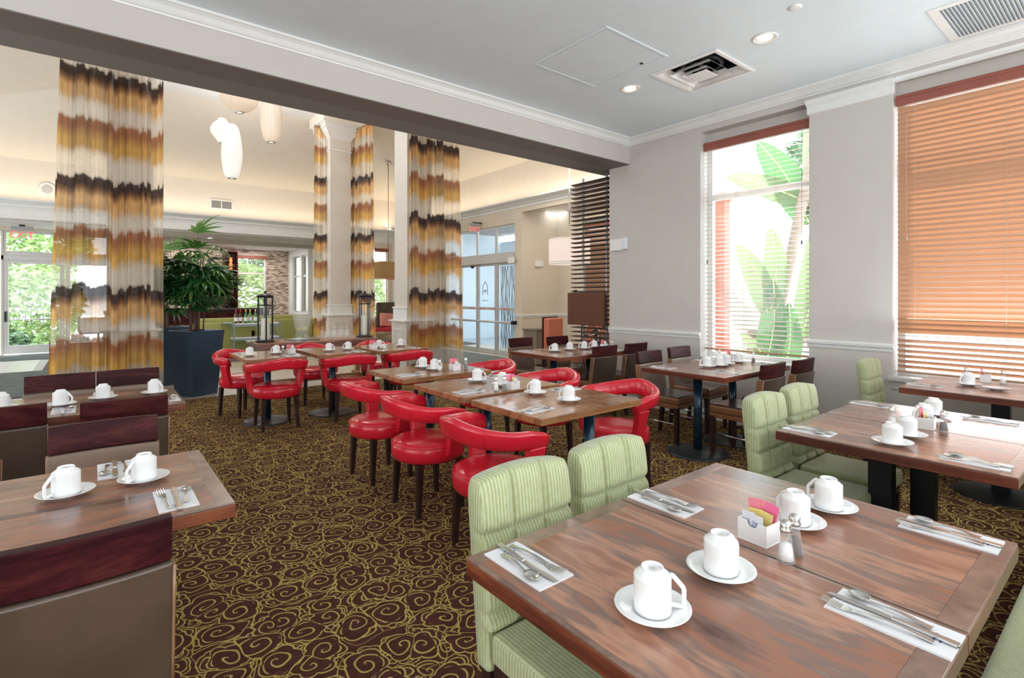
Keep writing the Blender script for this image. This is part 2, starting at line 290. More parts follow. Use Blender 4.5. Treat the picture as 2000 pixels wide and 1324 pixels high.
def translucent(name, col, tcol, f, rough=.4, em=0):
    m = bpy.data.materials.new(name); m.use_nodes = True; n, l = nodes(m); b = n['Principled BSDF']; out = n['Material Output']
    b.inputs['Base Color'].default_value = (*col, 1); b.inputs['Roughness'].default_value = rough
    if em: b.inputs['Emission Color'].default_value = (*col, 1); b.inputs['Emission Strength'].default_value = em
    nz = n.new('ShaderNodeTexNoise'); tc = n.new('ShaderNodeTexCoord'); l.new(tc.outputs['Object'], nz.inputs['Vector']); nz.inputs['Scale'].default_value = 3
    hs = n.new('ShaderNodeHueSaturation'); hs.inputs['Color'].default_value = (*col, 1); l.new(M_(n, l, 'MULTIPLY_ADD', nz.outputs[0], .2, .9), hs.inputs['Value']); l.new(hs.outputs[0], b.inputs['Base Color'])
    tl = n.new('ShaderNodeBsdfTranslucent'); tl.inputs[0].default_value = (*tcol, 1)
    mx = n.new('ShaderNodeMixShader'); mx.inputs[0].default_value = f; l.new(b.outputs[0], mx.inputs[1]); l.new(tl.outputs[0], mx.inputs[2]); l.new(mx.outputs[0], out.inputs[0]); return m
slat_orange = translucent('orange_blind_slat', (.57, .375, .265), (.76, .51, .35), .42)
slat_pale = translucent('pale_blind_slat', (.80, .72, .66), (.8, .7, .65), .3)
ban_leaf = translucent('banana_leaf', (.16, .30, .17), (.15, .34, .13), .4); ban_leaf2 = translucent('banana_leaf_pale', (.30, .40, .24), (.32, .46, .22), .4)
shade_white = translucent('white_lamp_paper', (.88, .88, .86), (.9, .88, .85), .3, em=.20)
shade_warm = translucent('cream_lamp_paper', (.86, .76, .66), (.9, .8, .66), .3, em=.08)
shade_tan = mat('tan_lamp_fabric', (.42, .25, .09), .8); shade_pink = translucent('pale_drum_fabric', (.78, .68, .64), (.9, .8, .75), .3, em=.3)
shade_brown = mat('brown_shade_fabric', (.14, .050, .024), .7)
def windowglass():
    m = bpy.data.materials.new('window_glass'); m.use_nodes = True; n, l = nodes(m); out = n['Material Output']
    tr = n.new('ShaderNodeBsdfTransparent'); tr.inputs[0].default_value = (.97, .99, 1, 1); g = n.new('ShaderNodeBsdfGlossy'); g.inputs['Roughness'].default_value = .02
    mx = n.new('ShaderNodeMixShader'); mx.inputs[0].default_value = .05; l.new(tr.outputs[0], mx.inputs[1]); l.new(g.outputs[0], mx.inputs[2]); l.new(mx.outputs[0], out.inputs[0]); return m
wglass = windowglass()
def thinglass():
    m = bpy.data.materials.new('thin_glass'); m.use_nodes = True; n, l = nodes(m); out = n['Material Output']
    tr = n.new('ShaderNodeBsdfTransparent'); tr.inputs[0].default_value = (.96, .98, .98, 1); g = n.new('ShaderNodeBsdfGlossy'); g.inputs['Roughness'].default_value = .05
    lw = n.new('ShaderNodeLayerWeight'); lw.inputs[0].default_value = .35
    mx = n.new('ShaderNodeMixShader'); l.new(M_(n, l, 'MULTIPLY_ADD', lw.outputs['Facing'], .38, .03), mx.inputs[0]); l.new(tr.outputs[0], mx.inputs[1]); l.new(g.outputs[0], mx.inputs[2]); l.new(mx.outputs[0], out.inputs[0]); return m
tglass = thinglass()
wine_m = mat('wine_glass_crystal', (.92, .95, .97), .08, spec=.8); wine_m.node_tree.nodes['Principled BSDF'].inputs['Alpha'].default_value = .17

# ---------------------------------------------------------------- mesh helpers
def T(x, y, z): return Matrix.Translation((x, y, z))
def RZ(a): return Matrix.Rotation(a, 4, 'Z')
def RX(a): return Matrix.Rotation(a, 4, 'X')
def RY(a): return Matrix.Rotation(a, 4, 'Y')
class MB:
    def __init__(s): s.v = []; s.f = []; s.sm = []
    def add(s, vs, fs, smooth=False, m=None):
        o = len(s.v)
        s.v += [tuple(m @ Vector(p)) if m is not None else tuple(p) for p in vs]
        s.f += [tuple(o+i for i in f) for f in fs]; s.sm += [smooth]*len(fs); return s
    def box(s, x0, x1, y0, y1, z0, z1, m=None):
        return s.add([(x0, y0, z0), (x1, y0, z0), (x1, y1, z0), (x0, y1, z0), (x0, y0, z1), (x1, y0, z1), (x1, y1, z1), (x0, y1, z1)],
                     [(0, 3, 2, 1), (4, 5, 6, 7), (0, 1, 5, 4), (1, 2, 6, 5), (2, 3, 7, 6), (3, 0, 4, 7)], False, m)
    def taper(s, cx, cy, z0, a, z1, b, ox=0, oy=0, m=None, ay=None, by=None):
        ay = a if ay is None else ay; by = b if by is None else by
        v = []
        for z, h, k, dx, dy in ((z0, a, ay, 0, 0), (z1, b, by, ox, oy)):
            v += [(cx+dx-h, cy+dy-k, z), (cx+dx+h, cy+dy-k, z), (cx+dx+h, cy+dy+k, z), (cx+dx-h, cy+dy+k, z)]
        return s.add(v, [(0, 3, 2, 1), (4, 5, 6, 7), (0, 1, 5, 4), (1, 2, 6, 5), (2, 3, 7, 6), (3, 0, 4, 7)], False, m)
    def lathe(s, prof, n=20, m=None, cap=True, smooth=True, a0=0, a1=2*PI):
        full = abs(a1-a0-2*PI) < 1e-6; k = n if full else n+1
        v = [(r*math.cos(a0+(a1-a0)*i/n), r*math.sin(a0+(a1-a0)*i/n), z) for r, z in prof for i in range(k)]
        f = []
        for j in range(len(prof)-1):
            for i in range(n):
                a, b = j*k+i, j*k+(i+1) % k if full else j*k+i+1
                f.append((a, b, b+k, a+k))
        if cap and full:
            if prof[0][0] > 1e-6: f.append(tuple(reversed(range(k))))
            if prof[-1][0] > 1e-6: f.append(tuple(range((len(prof)-1)*k, len(prof)*k)))
        return s.add(v, f, smooth, m)
    def tube(s, pts, r, n=6, m=None, closed=False, cap=True):
        pts = [Vector(p) for p in pts]; N = len(pts); v = []; f = []
        rr = r if isinstance(r, (list, tuple)) else [r]*N
        up = None
        for i, p in enumerate(pts):
            if closed: t = pts[(i+1) % N]-pts[i-1]
            else: t = pts[min(i+1, N-1)]-pts[max(i-1, 0)]
            t.normalize()
            if up is None: up = Vector((0, 0, 1)) if abs(t.z) < .9 else Vector((1, 0, 0))
            u = up-t*up.dot(t); u.normalize(); up = u; w = t.cross(u)
            v += [tuple(p+rr[i]*(u*math.cos(2*PI*k/n)+w*math.sin(2*PI*k/n))) for k in range(n)]
        for i in range(N if closed else N-1):
            for k in range(n):
                a, b = i*n+k, i*n+(k+1) % n; c = ((i+1) % N)*n
                f.append((a, b, c+(k+1) % n, c+k))
        if cap and not closed: f.append(tuple(reversed(range(n)))); f.append(tuple(range((N-1)*n, N*n)))
        return s.add(v, f, n > 4, m)
    def prism(s, prof, axis, a0, a1, m=None):   # closed 2D profile swept along an axis; prof in the two other axes
        n = len(prof); v = []
        for a in (a0, a1):
            for p, q in prof: v.append({'x': (a, p, q), 'y': (p, a, q), 'z': (p, q, a)}[axis])
        f = [tuple(range(n)), tuple(reversed(range(n, 2*n)))]+[(i, (i+1) % n, n+(i+1) % n, n+i) for i in range(n)]
        return s.add(v, f, False, m)
    def obj(s, name, mt, parent=None, bevel=0, seg=2, sub=0, auto=True):
        me = bpy.data.meshes.new(name); me.from_pydata(s.v, [], s.f); me.update()
        for p, k in zip(me.polygons, s.sm): p.use_smooth = k
        bm = bmesh.new(); bm.from_mesh(me); bmesh.ops.recalc_face_normals(bm, faces=bm.faces)
        if bevel:
            ed = [e for e in bm.edges if len(e.link_faces) == 2 and e.calc_face_angle(0) > .5]
            bmesh.ops.bevel(bm, geom=ed, offset=bevel, segments=seg, profile=.6, affect='EDGES', clamp_overlap=True)
            for f in bm.faces: f.smooth = True
            if sub: bmesh.ops.subdivide_edges(bm, edges=bm.edges, cuts=sub, use_grid_fill=True)
        bm.to_mesh(me); bm.free(); me.materials.append(mt)
        o = bpy.data.objects.new(name, me); COL.objects.link(o)
        if bevel:
            try: me.shade_smooth() if False else None
            except Exception: pass
            md = o.modifiers.new('wn', 'WEIGHTED_NORMAL'); md.keep_sharp = False
        if parent: o.parent = parent
        return o
def part(mb, name, mt, parent, **k): return mb.obj(name, mt, parent, **k)
def setp(o, label=None, cat=None, group=None, kind=None):
    if label: o['label'] = label
    if cat: o['category'] = cat
    if group: o['group'] = group
    if kind: o['kind'] = kind
    return o
def thing(name, label, cat, loc=(0, 0, 0), rz=0, group=None):
    o = bpy.data.objects.new(name, None); COL.objects.link(o); o.location = loc; o.rotation_euler = (0, 0, rz); o.empty_display_size = .1
    return setp(o, label, cat, group)
def children(o): return KIDS.get(o.name, [])
def dup(root, label, loc, rz=0, group=None, tilt=None):
    r = root.copy(); COL.objects.link(r); r.location = loc; r.rotation_euler = (tilt or 0, 0, rz); r['label'] = label
    if group: r['group'] = group
    for ch in list(root.children):
        c = ch.copy(); COL.objects.link(c); c.parent = r
        for g in ch.children:
            d = g.copy(); COL.objects.link(d); d.parent = c
    return r
class Proto:      # first placement uses the prototype itself, later ones are copies
    def __init__(s, make): s.root = make(); s.used = False
    def put(s, label, loc, rz=0, group=None):
        if not s.used:
            s.used = True; r = s.root; r.location = loc; r.rotation_euler = (0, 0, rz); r['label'] = label
            if group: r['group'] = group
            return r
        return dup(s.root, label, loc, rz, group)
def struct(mb, name, mt, label=None, **k):
    o = mb.obj(name, mt, **k); o['kind'] = 'structure'
    if label: o['label'] = label
    return o
def text_part(txt, name, mt, size, parent, loc, rot, depth=.0006):
    cu = bpy.data.curves.new(name, 'FONT'); cu.body = txt; cu.size = size; cu.extrude = depth; cu.align_x = 'CENTER'; cu.align_y = 'CENTER'
    t = bpy.data.objects.new(name, cu); COL.objects.link(t); bpy.context.view_layer.update()
    me = bpy.data.meshes.new_from_object(t.evaluated_get(bpy.context.evaluated_depsgraph_get())); bpy.data.objects.remove(t)
    me.materials.clear(); me.materials.append(mt)
    o = bpy.data.objects.new(name, me); COL.objects.link(o); o.parent = parent; o.location = loc; o.rotation_euler = rot
    return o

# ---------------------------------------------------------------- dining room shell
XW = 5.6; ZC = 3.52
struct(MB().box(-5, 5.6, -4, 8.4, -.12, 0), 'floor', carpet_m, 'brown carpet with olive cloud-scroll pattern')
# window wall with two openings, pieces around the openings
W1 = (2.19, 3.39, .71, 3.36); W2 = (-.95, 1.49, .70, 3.38)
w = MB()
w.box(XW, XW+.26, 3.39, 4.78, 0, ZC+.2); w.box(XW, XW+.26, 1.49, 2.19, 0, ZC+.2)
w.box(XW, XW+.26, 2.19, 3.39, 3.36, ZC+.2); w.box(XW, XW+.26, 2.19, 3.39, 0, .71)
w.box(XW, XW+.26, -.95, 1.49, 3.38, ZC+.2); w.box(XW, XW+.26, -.95, 1.49, 0, .60)
w.box(XW, XW+.26, -4, -.95, 0, ZC+.2)
struct(w, 'wall_right', wall_m)
lo = MB()
for y0, y1, z1 in ((3.39, 4.78, .95), (1.49, 2.19, .95), (2.19, 3.39, .70), (-.95, 1.49, .58), (-4, -.95, .95)): lo.box(XW-.006, XW, y0, y1, .1, z1)
struct(lo, 'wall_right_wainscot', wall_rough)
struct(MB().box(-5.15, XW+.26, -4.15, -4, 0, ZC+.2), 'wall_back', wall_m)
struct(MB().box(-5.15, -5, -4, 15.6, 0, 5.9), 'wall_left', wall_m)
c = MB(); hole = (4.19, 2.66, .24)   # ceiling slab with an opening for the air diffuser
c.box(-5, 4.14, -4, 4.43, ZC, ZC+.1); c.box(4.74, XW, -4, 4.43, ZC, ZC+.1); c.box(4.14, 4.74, -4, 2.37, ZC, ZC+.1); c.box(4.14, 4.74, 2.97, 4.43, ZC, ZC+.1)
struct(c, 'ceiling', ceil_m)
# beams between dining room and lobby
struct(MB().box(-5, XW, 4.44, 4.76, 3.195, ZC+.1), 'beam_front', wall_m)
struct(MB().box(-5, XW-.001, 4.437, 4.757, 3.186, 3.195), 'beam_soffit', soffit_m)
struct(MB().box(-5, XW+.26, 4.76, 5.08, 3.195, 3.62), 'beam_rear', wall_m)
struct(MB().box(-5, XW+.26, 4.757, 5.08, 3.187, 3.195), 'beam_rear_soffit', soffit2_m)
struct(MB().box(-5, 8.9, 4.78, 4.95, 3.62, 5.9), 'wall_header', ceil_lobby)
# crown moulding: profile in (distance from wall, z)
CR = [(0, 0), (.012, 0), (.016, -.0)]
def crown_prof(): return [(0, 3.425), (.014, 3.425), (.018, 3.437), (.030, 3.442), (.040, 3.455), (.055, 3.480), (.078, 3.497), (.092, 3.500), (.095, 3.519), (0, 3.519)]
struct(MB().prism([(XW-d, z) for d, z in crown_prof()], 'y', -4, 4.43), 'trim_1', trim_m, 'white crown moulding over the windows')
struct(MB().prism([(4.44-d, z) for d, z in crown_prof()], 'x', -5, XW), 'trim_2', trim_m, 'white crown moulding along the beam')
def rail_prof(d0=.0): return [(0, .925), (.014, .925), (.018, .945), (.012, .950), (.030, .962), (.034, .985), (.022, .992), (.010, .998), (0, .998)]
for k, (y0, y1) in enumerate(((3.39, 4.78), (1.478, 2.202), (-4, -.94))):
    struct(MB().prism([(XW-d, z) for d, z in rail_prof()], 'y', y0, y1), 'trim_%d' % (3+k), trim_m, ['white chair rail beside the louvred screen', 'white chair rail on the pier between the windows', 'white chair rail past the blind'][k])
bb = MB().prism([(XW-d, z) for d, z in [(0, 0), (.018, 0), (.018, .08), (.010, .10), (0, .105)]], 'y', -4, 4.78)
struct(bb, 'baseboard_right', trim_m)
# pier capital
cp = [(0, 3.245), (.012, 3.25), (.018, 3.262), (.020, 3.31), (.034, 3.322), (.055, 3.338), (.066, 3.352), (.066, 3.374), (0, 3.374)]
m_ = MB().prism([(XW-d, z) for d, z in cp], 'y', 1.475, 2.205)
struct(m_, 'trim_7', trim_m, 'white capital at the top of the pier')
struct(MB().prism([(XW-.0, 3.372), (XW+.0, 3.36), (XW+.02, 3.350), (XW+.05, 3.352), (XW+.06, 3.38), (XW-.004, 3.39)], 'y', -.95, 1.475), 'trim_8', trim_m, 'rounded edge over the big window recess')
# window sills
struct(MB().box(XW-.035, XW+.2, -1.0, 1.52, .672, .70).box(XW-.012, XW, -.98, 1.50, .60, .672), 'trim_9', wall_m, 'painted sill with moulding under the closed blind')
struct(MB().box(XW-.006, XW+.2, 2.19, 3.39, .695, .712), 'trim_10', trim_m, 'white sill under the open blind')

# windows
def window(nm, y0, y1, z0, z1, xg, mull=(), vm=(), fw=.05, label=None):
    o = bpy.data.objects.new(nm, None); COL.objects.link(o); o['kind'] = 'structure'
    if label: o['label'] = label
    f = MB(); x0, x1 = xg-.03, xg+.03
    f.box(x0, x1, y0, y0+fw, z0, z1); f.box(x0, x1, y1-fw, y1, z0, z1); f.box(x0, x1, y0+fw, y1-fw, z0, z0+fw); f.box(x0, x1, y0+fw, y1-fw, z1-fw, z1)
    for z in mull: f.box(x0, x1, y0+fw, y1-fw, z-.035, z+.035)
    for y in vm: f.box(x0, x1, y-.03, y+.03, z0+fw, z1-fw)
    part(f, 'window_frame', brushed if nm != 'window_1' else trim_m, o)
    zs = [z0+fw]+[q for z in mull for q in (z-.035, z+.035)]+[z1-fw]
    for a in range(0, len(zs), 2): part(MB().box(xg-.003, xg+.003, y0+fw, y1-fw, zs[a], zs[a+1]), 'pane', wglass, o)
    return o
window('window_1', 2.19, 3.39, .712, 3.36, XW+.21, (2.6,), label='bright window with open slatted blind and banana leaves outside')
window('window_2', -.95, 1.49, .70, 3.38, XW+.21, (2.6,), (.27,), label='wide window behind the closed orange blind')
struct(MB().box(XW+.14, XW+.17, 2.19, 3.39, 3.17, 3.36), 'window_1_head', wall_m)
struct(MB().box(XW+.12, XW+.15, -.95, 1.49, 3.16, 3.38), 'window_2_head', wall_m)

def blind(name, label, y0, y1, z0, z1, x, n, tilt, sm, open_below=None, railm=None, group=None, cords=(.18, .5, .82), valance=.09, vproud=.03, sw=.05):
    t = thing(name, label, 'window blind', (x, (y0+y1)/2, z0), 0, group); L = (y1-y0)/2-.005; H = z1-z0
    base = {}
    for i in range(n):
        z = .03+(H-.05)*(i+.5)/n; a = tilt(z/H)
        key = round(a, 2)
        if key not in base:
            m = RY(a); q = MB(); hw = sw/2
            q.prism([(-hw, -.001), (-hw*.4, .0012), (hw*.4, .0012), (hw, -.001), (hw, .001), (hw*.4, .0036), (-hw*.4, .0036), (-hw, .001)], 'y', -L, L, m)
            o = q.obj('slat', sm, t); base[key] = o
        else: o = base[key].copy(); COL.objects.link(o); o.parent = t
        o.location = (0, 0, z)
    part(MB().box(-.028, .028, -L, L, 0, .018), 'bottom_rail', mat('tan_blind_rail', (.46, .27, .16), .4, var=.15), t, bevel=.003)
    part(MB().box(-vproud-.012, -vproud, -L-.004, L+.004, H-.006, H+valance).box(-vproud-.018, -vproud-.012, -L-.006, L+.006, H+valance-.03, H+valance-.012), 'valance', slat_red, t, bevel=.002)
    part(MB().box(-.02, .028, -L, L, H-.005, H+.04), 'head_rail', railm or slat_red, t)
    for c_ in cords:
        y = -L+2*L*c_
        part(MB().tube([(-.027, y, 0), (-.027, y, H)], .0012, 4).tube([(.027, y, 0), (.027, y, H)], .0012, 4), 'ladder_cord', cord_m, t)
    return t
bl1 = blind('window_blind', 'open slatted blind with mahogany valance in front of the banana plant', 2.20, 3.38, .80, 3.15, XW+.10, 46, lambda f: math.radians(-12), slat_pale, railm=slat_pale, cords=(.03, .30, .68, .93))
part(MB().tube([(-.03, -.50, 2.33), (-.03, -.50, 1.2)], .0015, 4).lathe([(.004, 1.16), (.008, 1.17), (.005, 1.20)], 8, T(-.03, -.50, 0)), 'pull_cord', dark_glass, bl1)
part(MB().tube([(-.03, .555, 2.33), (-.03, .555, 1.05)], .0015, 4).lathe([(.004, 1.01), (.008, 1.02), (.005, 1.05)], 8, T(-.03, .555, 0)), 'pull_cord', dark_glass, bl1)
bl2 = blind('window_blind', 'closed orange wooden blind behind the small table at the right', -.94, 1.475, .745, 3.14, XW+.075, 51,
      lambda f: math.radians(8) if .12 < f < .15 else (math.radians(34) if f < .12 else math.radians(60)), slat_orange, cords=(.945, .70, .50, .30, .1), railm=slat_orange, sw=.056)
part(MB().tube([(-.035, 1.13, 2.3), (-.035, 1.13, 1.22)], .0015, 4).lathe([(.004, 1.18), (.009, 1.19), (.005, 1.22)], 8, T(-.035, 1.13, 0)), 'pull_cord', cord_m, bl2)

# ceiling fittings of the dining room
def downlight(label, x, y, z=ZC, r=.075, grp='recessed downlights', e=7):
    t = thing('recessed_downlight', label, 'ceiling light', (x, y, z), 0, grp)
    part(MB().lathe([(r, -.001), (r, -.006), (r+.012, -.009), (r+.022, -.006), (r+.022, -.001)], 28, cap=False), 'trim_ring', white_p, t)
    part(MB().lathe([(r, -.004), (r*.8, -.0015), (r*.78, -.0015)], 28, cap=False), 'reflector', mat('downlight_reflector', (.75, .6, .45), .3), t)
    part(MB().lathe([(.001, -.003), (r*.78, -.003)], 24, cap=False), 'lamp', bulb, t)
    light('downlight_beam', 'SPOT', (x, y, z-.03), e, (1, .9, .76), (0, 0, 0), .06, spot=math.radians(110))
downlight('bright downlight nearer the air diffuser, toward the camera', 4.235, 1.99)
downlight('small bright downlight beyond the ceiling access panel', 4.22, 3.33)
for p in ((2.0, -1.0), (4.2, -1.0), (0, -1.0), (-2.2, 1.0), (-2.2, 3.2)): light('room_downlight', 'SPOT', (p[0], p[1], ZC-.03), 10, (1, .9, .78), (0, 0, 0), .1, spot=math.radians(130))
t = thing('air_diffuser', 'square white ceiling air diffuser with stepped louvre cones', 'ceiling vent', (4.44, 2.67, ZC))
fr = MB()
for a, b, z0, z1 in ((.30, .335, -.012, 0),):
    fr.box(-b, b, -b, -a, z0, z1).box(-b, b, a, b, z0, z1).box(-b, -a, -a, a, z0, z1).box(a, b, -a, a, z0, z1)
part(fr, 'frame', white_p, t, bevel=.003)
def cone(a, b, z0, z1):
    q = MB(); th = .004
    q.add([(-a, -a, z0), (a, -a, z0), (a, a, z0), (-a, a, z0), (-b, -b, z1), (b, -b, z1), (b, b, z1), (-b, b, z1),
           (-a+th, -a+th, z0+th), (a-th, -a+th, z0+th), (a-th, a-th, z0+th), (-a+th, a-th, z0+th), (-b+th, -b+th, z1), (b-th, -b+th, z1), (b-th, b-th, z1), (-b+th, b-th, z1)],
          [(0, 1, 5, 4), (1, 2, 6, 5), (2, 3, 7, 6), (3, 0, 4, 7), (8, 12, 13, 9), (9, 13, 14, 10), (10, 14, 15, 11), (11, 15, 12, 8), (0, 8, 9, 1), (1, 9, 10, 2), (2, 10, 11, 3), (3, 11, 8, 0)])
    return q
for a, b, z0, z1 in ((.295, .23, -.004, .05), (.21, .15, -.02, .035), (.135, .09, -.03, .015)):
    part(cone(a, b, z0, z1), 'louvre_cone', white_p, t)
part(MB().box(-.10, .10, -.10, .10, -.034, -.028), 'centre_plate', white_p, t, bevel=.002)
part(MB().lathe([(.17, .14), (.19, .06), (.16, .06)], 20, cap=False).tube([(-.2, -.2, .07), (.2, .2, .07)], .008, 6).box(-.12, .1, -.02, .02, .06, .1), 'duct_collar', black_m, t)
part(MB().box(-.30, .30, -.30, .30, .16, .165).box(-.305, -.30, -.30, .30, 0, .165).box(.299, .3045, -.30, .30, 0, .165).box(-.30, .30, -.305, -.30, 0, .165).box(-.30, .30, .299, .3045, 0, .165), 'duct_void', mat('duct_dark', (.05, .05, .055), .8), t)
t = thing('access_panel', 'square flush white access panel with a small dark latch in the ceiling', 'ceiling panel', (3.50, 3.10, ZC))
part(MB().box(-.375, .375, -.40, .40, -.004, -.001), 'panel_door', ceil_m, t)
q = MB()
for a, b in ((.385, .40), (.41, .43)): pass
q.box(-.405, .405, -.43, -.405, -.007, 0).box(-.405, .405, .405, .43, -.007, 0).box(-.405, -.382, -.405, .405, -.007, 0).box(.382, .405, -.405, .405, -.007, 0)
part(q, 'panel_frame', ceil_m, t, bevel=.002)
part(MB().lathe([(.016, -.006), (.012, -.012), (.004, -.012)], 12, T(.33, -.20, 0)), 'latch', black_m, t)
t = thing('return_air_grille', 'white slatted return air grille at the ceiling edge over the closed blind', 'ceiling vent', (5.12, .70, ZC))
part(MB().box(-.36, -.31, -.36, .36, -.010, 0).box(.31, .36, -.36, .36, -.010, 0).box(-.31, .31, -.36, -.30, -.010, 0).box(-.31, .31, .30, .36, -.010, 0), 'frame', white_p, t, bevel=.002)
b0 = None
for i in range(26):
    if not b0: b0 = part(MB().box(-.31, .31, -.009, .009, -.0015, .0015, RX(.75)), 'blade', white_p, t); o = b0
    else: o = b0.copy(); COL.objects.link(o); o.parent = t
    o.location = (0, -.288+i*.0228, -.008)
part(MB().box(-.31, .31, -.30, .30, -.0015, -.0005), 'backing', mat('grille_shadow', (.25, .30, .36), .8), t)
o = MB().lathe([(.045, 0), (.045, -.006), (.03, -.010), (.001, -.011)], 20).obj('smoke_detector_cover', white_p); o.location = (3.957, 1.642, ZC)
setp(o, 'small round white sprinkler cover plate in the ceiling', 'ceiling cover')
# emergency light on the window wall
def emerg(label, loc, rz, s=1):
    t = thing('emergency_light', label, 'emergency light', loc, rz)
    part(MB().box(-.085*s, .055*s, -.04, 0, -.055*s, .055*s), 'body', white_p, t, bevel=.006)
    part(MB().box(.055*s, .11*s, -.035, 0, -.045*s, .06*s), 'lamp_lens', mat('clear_lens', (.82, .87, .9), .1, spec=.8), t, bevel=.005)
emerg('white box emergency light on the wall beside the louvred screen', (XW, 4.62, 2.125), -PI/2, 1.45)

# louvred screen continuing the window wall
t = thing('louvered_screen', 'tall dark wood louvred screen on two steel poles at the end of the window wall', 'room divider', (5.74, 5.19, 0))
b0 = None
for i in range(41):
    z = .42+i*.0672
    if z > 3.16: break
    if not b0:
        q = MB(); prof = [(-.085, -.006), (-.05, -.014), (0, -.017), (.05, -.014), (.085, -.006), (.085, .002), (.04, .008), (-.04, .008), (-.085, .002)]
        q.prism(prof, 'y', -.40, .40)
        b0 = part(q, 'slat', mat('walnut_slat', (.10, .045, .030), .4, var=.2), t); o = b0
    else: o = b0.copy(); COL.objects.link(o); o.parent = t
    o.location = (0, 0, z)
for y in (-.24, .22): part(MB().lathe([(.018, 0), (.018, 3.187)], 12, T(0, y, 0)), 'pole', mat('satin_pole', (.72, .73, .75), .35, .3), t)
t = thing('shade_box', 'dark brown fabric box shade mounted on the louvred screen', 'lamp shade', (5.60, 5.22, 1.0))
part(MB().box(-.02, .03, -.345, .36, 0, .475), 'shade', shade_brown, t, bevel=.004)
part(MB().box(.03, .06, -.3, .3, .2, .24), 'bracket', black_m, t)
part(MB().lathe([(.004, .475), (.004, .495), (.04, .50), (.035, .512), (.001, .516)], 14, T(.0, .22, 0)), 'finial', black_m, t)

# ---------------------------------------------------------------- lobby shell
struct(MB().box(-5, 9.0, 8.4, 9.0, -.12, 0).box(5.6, 9.0, 4.9, 8.4, -.12, 0), 'floor_border', mat('stone_border', (.50, .47, .43), .35), 'greyer stone border strip at the carpet edge')
struct(MB().box(-.75, 9.0, 9.0, 12.5, -.12, 0), 'floor_plank_tile', tile_floor, 'beige plank tile floor of the lobby aisle')
struct(MB().box(-.75, 9.0, 12.5, 20, -.12, 0), 'floor_lobby_carpet', mat('lobby_carpet', (.11, .09, .08), .95, var=.5))
struct(MB().box(-5, -.75, 9.0, 20, -.12, -.004), 'floor_entry', mat('tile_grout', (.55, .56, .56), .8))
tl = mat('pale_floor_tile', (.78, .80, .80), .25, var=.03); b0 = None; k = 0
par = bpy.data.objects['floor_entry']
for i in range(7):
    for j in range(18):
        x, y = -3.85+i*.457, 9.25+j*.457
        if x > -.85 or not (-.95 < (x*.778+0)/(y) < 1): pass
        if not b0: b0 = part(MB().box(-.225, .225, -.225, .225, -.006, .002), 'tile', tl, par, bevel=.002, seg=1); o = b0
        else: o = b0.copy(); COL.objects.link(o); o.parent = par
        o.location = (x, y, 0)
for nm, lb, x0, x1, y0, y1 in (('entry_mat', 'large dark mottled entry mat on the pale tiles at the left', -3.4, -.62, 10.0, 13.3), ('entry_mat', 'narrow dark mat against the far left glass door', -2.2, -.6, 15.7, 17.1)):
    o = MB().box(x0, x1, y0, y1, .003, .012).obj(nm, mat_dark); setp(o, lb, 'door mat', 'entry mats')
o = MB().box(5.5, 7.4, 9.0, 12.6, .001, .010).obj('entry_mat', mat('entry_mat_grey', (.16, .18, .17), .95, var=.7)); setp(o, 'grey mottled mat in front of the sliding doors', 'door mat', 'entry mats')

XE = 7.65
w = MB(); w.box(XE, XE+.18, 9.13, 9.37, 0, 3.45); w.box(XE, XE+.18, 12.52, 15.66, 0, 3.45); w.box(XE, XE+.18, 9.37, 12.52, 3.12, 3.45)
struct(w, 'wall_entrance', wall_warm)
struct(MB().box(XE+.18, 8.77, 9.13, 9.36, 0, 3.45).box(8.77, 8.95, 8.25, 9.36, 0, 3.45).box(8.77, 8.95, 4.6, 6.9, 0, 3.45).box(8.77, 8.95, 6.9, 8.25, 0, .62).box(8.77, 8.95, 6.9, 8.25, 3.15, 3.45), 'wall_niche', wall_warm)
struct(MB().box(5.86, 8.77, 4.6, 4.78, 0, 3.6), 'wall_niche_end', wall_warm)
struct(MB().box(XE, 8.95, 4.78, 9.36, 3.45, 3.50), 'ceiling_niche', flat_white)
struct(MB().box(XE+.12, XE+.3, 4.78, 15.8, 3.45, 4.9), 'wall_cove_entrance', ceil_lobby)
struct(MB().box(XE, XE+.12, 4.78, 9.13, 3.35, 3.45), 'beam_niche', wall_warm)
led = [(XE, 3.45), (XE-.02, 3.45), (XE-.03, 3.49), (XE-.07, 3.51), (XE-.11, 3.55), (XE-.24, 3.575), (XE-.24, 3.60), (XE-.22, 3.60), (XE-.22, 3.585), (XE+.12, 3.585), (XE+.12, 3.45)]
struct(MB().prism(led, 'y', 4.95, 15.66), 'trim_11', trim_m, 'cove ledge crown over the sliding doors')
YF = 15.66
led = [(YF, 3.12), (YF, 3.30), (YF-.02, 3.36), (YF-.05, 3.38), (YF-.06, 3.43), (YF-.10, 3.45), (YF-.22, 3.50), (YF-.22, 3.53), (YF-.20, 3.53), (YF-.20, 3.51), (YF+.12, 3.51), (YF+.12, 3.12)]
struct(MB().prism(led, 'x', -5, XE), 'trim_12', trim_m, 'cove ledge crown along the far wall')
struct(MB().box(-5, XE+.11, YF+.12, YF+.3, 3.15, 4.9), 'wall_cove_far', ceil_lobby)
struct(MB().box(-5, 6.2, YF+.12, 17.6, 3.08, 3.16), 'ceiling_soffit', mat('soffit_far', (.62, .58, .53), .6))
w = MB(); w.box(6.2, 6.95, YF, YF+.11, 0, 3.119).box(7.47, XE-.001, YF, YF+.11, 0, 3.119).box(6.95, 7.47, YF, YF+.11, 0, .72).box(6.95, 7.47, YF, YF+.11, 2.95, 3.119)
w.box(6.2, 6.35, YF+.11, 20, 0, 3.08)
struct(w, 'wall_far', wall_warm)
